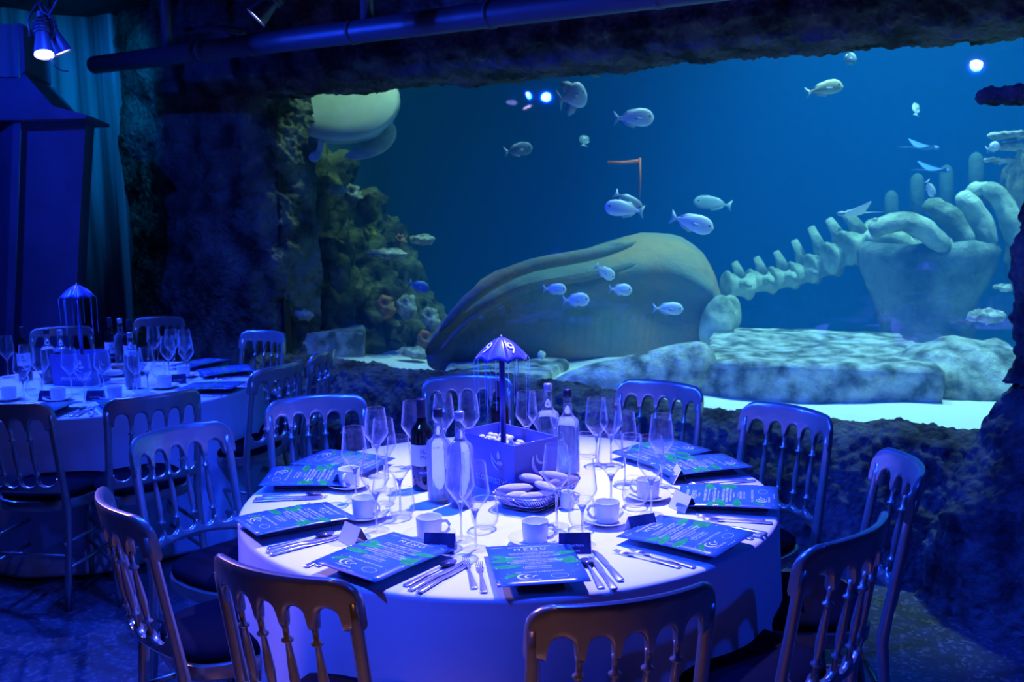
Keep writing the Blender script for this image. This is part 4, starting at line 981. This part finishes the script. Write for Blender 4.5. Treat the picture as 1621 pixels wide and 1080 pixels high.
# ---- menus, napkins, cards, cutlery
MWd, MLn = .225, .300
def make_menu():
    e = empty('menu_card')
    nx, ny = 6, 10; mb = MB()
    def zz(x, y): return .004*(abs(y)/(MLn/2))**2*(-1)
    for lay in (0, .0012):
        pass
    top = [[(-MWd/2+MWd*i/nx, -MLn/2+MLn*j/ny) for i in range(nx+1)] for j in range(ny+1)]
    for r in top: mb.v += [(x, y, zz(x, y)) for x, y in r]
    for j in range(ny):
        for i in range(nx): a = j*(nx+1)+i; mb.f.append((a, a+1, a+nx+2, a+nx+1))
    o = mb.build('card', M_MENU, e); md = o.modifiers.new('thick', 'SOLIDIFY'); md.thickness = .0012; md.offset = -1
    T_ = [('30TH ANNIVERSARY', .0125, 0, .118), ('M E N U', .024, 0, .094), ('- 30.06.2022 -', .0085, 0, .083),
          ('WELSH RAREBIT TARTLET', .0105, 0, .064), ('spring onion, tomato relish and leaves', .0075, 0, .055),
          ('SMOKED CHICKEN AND LEEK', .0105, 0, .036), ('with a garden herb salad', .0075, 0, .027),
          ('GRILLED BREAST OF LAMB', .0095, 0, .010), ('ROSEMARY POTATO TERRINE', .0105, 0, -.001), ('buttered greens and red wine jus', .0095, 0, -.011), ('roasted carrots', .0075, 0, -.020),
          ('LEMON POSSET', .0105, 0, -.042), ('shortbread and berries', .0075, 0, -.051), ('TEA, COFFEE & PETIT FOURS', .0095, 0, -.076)]
    mb = textmesh(T_)
    for (w, y) in ((.05, .046), (.05, .018), (.05, -.030)):
        k = len(mb.v); mb.v += [(-w/2, y, 0), (w/2, y, 0), (w/2, y+.0006, 0), (-w/2, y+.0006, 0)]; mb.f.append((k, k+1, k+2, k+3))
    for (cx, cy, r, a0, a1, w) in ((-.040, -.100, .017, 60, 300, .006), (-.028, -.100, .011, 50, 310, .005), (-.012, -.103, .008, 40, 220, .004)):
        q = swoosh(cx, cy, r, a0, a1, w); k = len(mb.v); mb.v += [(x, y, 0) for x, y in q]; n = len(q)//2; mb.f += [(k+i, k+i+1, k+2*n-2-i, k+2*n-1-i) for i in range(n-1)]
    t2 = textmesh([('STORMSAVER', .009, -.030, -.125), ('www . thankyou', .006, .005, -.138), ('welcome', .008, -.085, .125), ('rain', .008, .085, .125)])
    k = len(mb.v); mb.v += t2.v; mb.f += [tuple(i+k for i in f_) for f_ in t2.f]
    # oval emblem outline
    k = len(mb.v); n = 28
    for r_ in (1, .94): mb.v += [(.045+.022*r_*cos(2*pi*j/n), -.104+.014*r_*sin(2*pi*j/n), 0) for j in range(n)]
    mb.f += [(k+j, k+(j+1) % n, k+n+(j+1) % n, k+n+j) for j in range(n)]
    # drops
    rnd = random.Random(2)
    for _ in range(26):
        x = rnd.choice((-1, 1))*rnd.uniform(.07, .108); y = rnd.uniform(-.14, .14); r_ = rnd.uniform(.0007, .0018); k = len(mb.v)
        mb.v += [(x+r_*cos(a*pi/3), y+r_*sin(a*pi/3), 0) for a in range(6)]; mb.f.append(tuple(range(k, k+6)))
    remap(mb, lambda p: Vector((p.x, p.y, zz(p.x, p.y)+.0006))).build('lettering', M_PRINT, e, smooth=False)['kind'] = 'stuff'
    for (x, y, l, w, a) in ((-.080, .045, .034, .014, 2.7), (-.078, .018, .045, .014, .25), (-.078, -.030, .045, .015, .05), (-.07, -.09, .03, .010, .6), (.085, .055, .04, .015, .3), (.080, -.005, .036, .022, -.5), (.088, .0, .03, .02, 1.2)):
        lf = MB(); n = 10; q = []
        for i in range(n+1): t = i/n; q.append((-l+2*l*t, w*sin(pi*t)**.8))
        for i in range(n-1, 0, -1): t = i/n; q.append((-l+2*l*t, -w*.8*sin(pi*t)**.9))
        q = [(x+u*cos(a)-v*sin(a), y+u*sin(a)+v*cos(a)) for u, v in q]
        q = [(max(-MWd/2+.001, min(MWd/2-.001, u)), v) for u, v in q]
        lf.v = [(u, v, zz(u, v)+.0004) for u, v in q]; lf.f = [tuple(range(len(q)))]; lf.build('printed_leaf', M_LEAF, e, smooth=False)
    return e
def make_napkin():
    e = MB()
    for k, (w, l, z0, z1) in enumerate(((.115, .24, 0, .007), (.110, .225, .0075, .014), (.10, .20, .0145, .021))):
        n = 10
        e.loft([[(x+.004*sin(7*y+k), y, z) for x, z in rr] for y, rr in [(-l/2+l*i/n, [(a, z0+(z1-z0)/2+b+.0015*sin(i*1.3+k)) for a, b in rrect(w, z1-z0, (z1-z0)*.48, 3)]) for i in range(n+1)]])
    return e.build('napkin', M_NAPKIN)
def make_fork():
    mb = MB(); rings = []
    for y, w, t, z in ((-.10, .010, .0025, .002), (-.095, .0125, .003, .002), (-.05, .009, .003, .003), (0, .0045, .0025, .006), (.03, .0038, .0022, .006), (.045, .011, .0016, .004), (.055, .0125, .0014, .0035)):
        rings.append([(a, y, z+b) for a, b in rrect(w*2*.75, t, t*.45, 2)])
    mb.loft(rings)
    for k in range(4):
        x = (-1.5+k)*.0052; mb.tube([(x, .053, .0035), (x, .08, .0025), (x*.97, .098, .006)], [.0017, .0015, .0008], 6)
    return mb.build('fork', M_STEEL)
def make_knife():
    mb = MB(); rings = []
    for y, w, t, z, dx in ((-.115, .008, .004, .003, 0), (-.11, .0105, .006, .0035, 0), (-.06, .009, .0065, .0038, 0), (-.015, .0065, .006, .004, 0), (-.005, .008, .003, .003, 0), (.02, .0095, .0016, .0025, .001), (.07, .0095, .0014, .002, .001), (.10, .006, .0012, .002, -.002), (.115, .0015, .001, .002, -.005)):
        rings.append([(a+dx, y, z+b) for a, b in rrect(w*2*.9, t, t*.45, 2)])
    return mb.loft(rings).build('knife', M_STEEL)
def make_spoon():
    mb = MB(); rings = []
    for y, w, t, z in ((-.10, .010, .0025, .002), (-.095, .0125, .003, .002), (-.05, .009, .003, .003), (0, .0045, .0025, .006), (.035, .0035, .0022, .006), (.045, .006, .002, .005)):
        rings.append([(a, y, z+b) for a, b in rrect(w*2*.75, t, t*.45, 2)])
    mb.loft(rings)
    n = 20; rr = []
    for k in (1.0, .97, .8, .5, .1): rr.append([(.0185*k*cos(2*pi*j/n), .068+.028*k*sin(2*pi*j/n), .0065-.006*(1-k*k)) for j in range(n)])
    rr2 = [[(p[0], p[1], p[2]+.0009) for p in r] for r in rr[::-1]]
    mb.loft(rr+rr2); return mb.build('spoon', M_STEEL)
def make_placecard():
    e = empty('place_card')
    w, h, d = .085, .050, .026
    for sg in (-1, 1):
        MB().loft([[(-w/2, sg*d, 0), (w/2, sg*d, 0), (w/2, sg*d+.0006, 0), (-w/2, sg*d+.0006, 0)], [(-w/2, 0, h), (w/2, 0, h), (w/2, .0006, h), (-w/2, .0006, h)]]).build('card_face', M_MENUB if sg < 0 else M_CARDW, e, smooth=False)
    tm = textmesh([('Guest Name', .009, 0, .018), ('WELCOME', .005, 0, .006)])
    remap(tm, lambda p: Vector((p.x, -d*(1-p.y/h)-.001, p.y))).build('lettering', M_PRINT, e, smooth=False)['kind'] = 'stuff'
    return e
# (menu centre px, place phrase, table centre, cutlery?, extra rotation, tilt, table word)
PL = [((850, 896), 'nearest place', T1, .02), ((592, 887), 'front left place', T1, -.16), ((455, 819), 'left place', T1, .16), ((490, 752), 'rear left place', T1, .25), ((535, 727), 'back left place', T1, .1),
      ((1068, 708), 'back right place', T1, 0), ((1120, 732), 'rear right place', T1, -.08), ((1155, 784), 'right place', T1, -.02), ((1098, 848), 'front right place', T1, .10),
      ((338, 569), 'back right place of the left table', T2, -.1), ((358, 585), 'right place of the left table', T2, 0), ((340, 610), 'front right place of the left table', T2, .2),
      ((208, 646), 'front centre place of the left table', T2, 0), ((66, 646), 'front left place of the left table', T2, -.1), ((205, 556), 'back place of the left table', T2, .1)]
for i, (px, phrase, T, er) in enumerate(PL):
    p = Z(*px, ZT+.030); d = Vector((p.x-T.x, p.y-T.y, 0)); phi = math.atan2(d.y, d.x)
    if d.length > .69: p = Vector((T.x, T.y, 0))+d.normalized()*.69
    rz = phi+pi/2+er
    main = T is T1
    ph = phrase if 'table' in phrase else phrase+' of the main table'
    co, si = cos(rz), sin(rz)
    def loc(x, y, z=0): return (p.x+co*x-si*y, p.y+si*x+co*y, ZT+z)
    inst('napkin', make_napkin, loc(0, .005, .0005), rz+.1*sin(i*3), 'folded dark napkin under the menu at the '+ph, 'napkin', 'folded napkins under the menus')
    inst('menu', make_menu, loc(0, 0, .030), 0, 'blue printed menu card with green leaves at the '+ph, 'menu', 'printed menu cards', rot=(radians(-1.5), radians(2*sin(i*2.3)), rz))
    seats = 1 if i not in (4, 5, 9, 14) else 0
    if seats:
        for nm, mk, x, y, a, what in (('fork', make_fork, -.165, -.03, .03, 'outer fork'), ('fork', make_fork, -.138, -.01, -.03, 'inner fork'), ('knife', make_knife, .188, -.03, .09, 'outer knife'), ('knife', make_knife, .165, -.03, .05, 'inner knife'), ('spoon', make_spoon, .140, -.03, .02, 'dessert spoon')):
            if hypot(loc(x, y)[0]-T.x, loc(x, y)[1]-T.y) > .74: y += .05
            inst(nm, mk, loc(x, y, .0005), rz+a, 'steel '+what+' beside the menu at the '+ph, nm, 'cutlery at the places')
PC = [((545, 770), 60, 'white-backed tented place card left of the tall wine glass'), ((560, 858), 130, 'tented place card seen from its side left of the front glasses'), ((697, 872), -8, 'dark place card beside the front left menu'),
      ((910, 872), 0, 'dark place card at the top corner of the nearest menu'), ((1015, 842), 22, 'tilted dark place card above the front right menu'), ((1082, 806), 115, 'white tented place card below the right cup'), ((1075, 762), 90, 'place card half hidden by the rightmost wine glass')]
for px, a, lab in PC: p = Z(*px, ZT); inst('place_card', make_placecard, (p.x, p.y, ZT), radians(a), lab, 'place card', 'tented place cards')
# small white milk jug / sachet holder
mj = empty('milk_jug', 'small white milk jug next to the bread basket', 'jug', at((898, 805), ZT, ZT)); 
MB().lathe([(.001, .001), (.018, .001), (.022, .010), (.023, .03), (.018, .048), (.019, .055), (.0175, .055), (.016, .048), (.021, .03), (.02, .01), (.001, .004)], 24).build('jug_body', M_CHINA, mj)
MB().tube([(.021, 0, .045), (.036, 0, .042), (.034, 0, .02), (.021, 0, .014)], .003, 7).build('handle', M_CHINA, mj)

# ================================================================ LEFT TABLE WARE
pb = Z(150, 552, ZT+.15)
lc = Z(143, 562, .91); ln_ = (Z(173, 554, .91)-lc).normalized(); lcd = Vector((ln_.y, -ln_.x, 0)); lb = lc-lcd*.15+ln_*.095+lcd*.03
planter((lb.x, lb.y), math.atan2(ln_.y, ln_.x)-pi/2, .24, .19, .172, 'p', 'dark planter box of white pebbles on the left table')
pz = Y(115, 451, 5.2)
umbrella((pz.x+.02, 5.2), radians(-112), '11', None, pz.z, 'blue number eleven umbrella on the left table')
LG = [((242, 518), 'tallest-looking wine glass of the left table, behind its bread'), ((270, 522), 'wine glass at the rear middle of the left table cluster'), ((291, 522), 'rearmost right wine glass of the left table'), ((264, 533), 'wine glass in front of the rear pair on the left table'),
      ((293, 534), 'front right wine glass of the left table cluster'), ((230, 550), 'wine glass before the small white cup on the left table'), ((212, 552), 'wine glass right of the bread on the left table'), ((129, 561), 'wine glass in front of the left umbrella pole'),
      ((40, 546), 'wine glass in front of the dark bottle at the left picture edge'), ((32, 559), 'front wine glass at the left edge of the left table'), ((8, 532), 'wine glass cut by the left picture edge'), ((62, 552), 'wine glass left of the clear bottles on the left table'),
      ((160, 553), 'wine glass beside the left planter box'), ((108, 552), 'wine glass behind the left umbrella pole foot')]
for px, lab in LG: inst('wine_glass', make_wineglass, at(px, ZT+.240, ZT), 0, lab, 'wine glass', 'wine glasses on the left table')
for px, lab in (((222, 598), 'tumbler in front of the left table cluster'), ((145, 590), 'tumbler before the left planter box'), ((52, 600), 'tumbler near the left picture edge'), ((250, 572), 'tumbler behind the white cup of the left table')):
    inst('tumbler', make_tumbler, at(px, ZT+.088, ZT), 0, lab, 'tumbler', 'tumblers on the left table')
for px, lab in (((260, 595), 'coffee cup beside the tilted place card of the left table'), ((290, 579), 'coffee cup at the right of the left table glasses'), ((181, 612), 'coffee cup at the front of the left table'), ((91, 614), 'coffee cup left of the front forks on the left table'), ((13, 613), 'coffee cup at the left picture edge')):
    x, y, _ = at(px, ZT+.066, 0)
    inst('saucer', make_saucer, (x, y, ZT), 0, 'saucer under the '+lab, 'saucer', 'saucers on the left table'); inst('cup', make_cup, (x, y, ZT+.006), 2.5, lab, 'cup', 'coffee cups on the left table')
for px, k, lab in (((34, 518), 'wine_bottle', 'dark wine bottle at the left edge of the left table'), ((173, 503), 'wine_bottle', 'dark wine bottle behind the left planter box'), ((203, 507), 'wine_bottle', 'dark wine bottle behind the clear bottles of the left table'),
                   ((189, 504), 'water_bottle', 'tall clear bottle right of the left planter box'), ((205, 526), 'water_bottle', 'clear bottle in front of the tall one on the left table'), ((73, 521), 'water_bottle_b', 'clear dark-capped bottle left of the left umbrella'), ((94, 522), 'water_bottle', 'clear pale-capped bottle nearest the left umbrella pole')):
    inst(k, None, at(px, ZT+.30, ZT), .3, lab, 'wine bottle' if k == 'wine_bottle' else 'water bottle', 'bottles on the left table')
for px, a, lab in (((282, 607), 20, 'tilted dark place card on the left table'), ((152, 634), 0, 'dark place card at the front centre of the left table'), ((77, 634), -5, 'dark place card at the front left of the left table')):
    p = Z(*px, ZT); inst('place_card', None, (p.x, p.y, ZT), radians(a), lab, 'place card', 'tented place cards')
bq = Z(186, 594, ZT); basket((bq.x, bq.y), .15, 'wire bread basket on the left table')
roll(180, 590, ZT+.06, .11, .022, .1, 'bread roll lying in front of the left basket', 'bread rolls on the left table')
roll(188, 581, ZT+.075, .08, .022, .8, 'pointed bread roll at the back of the left basket', 'bread rolls on the left table', M_BREADD)
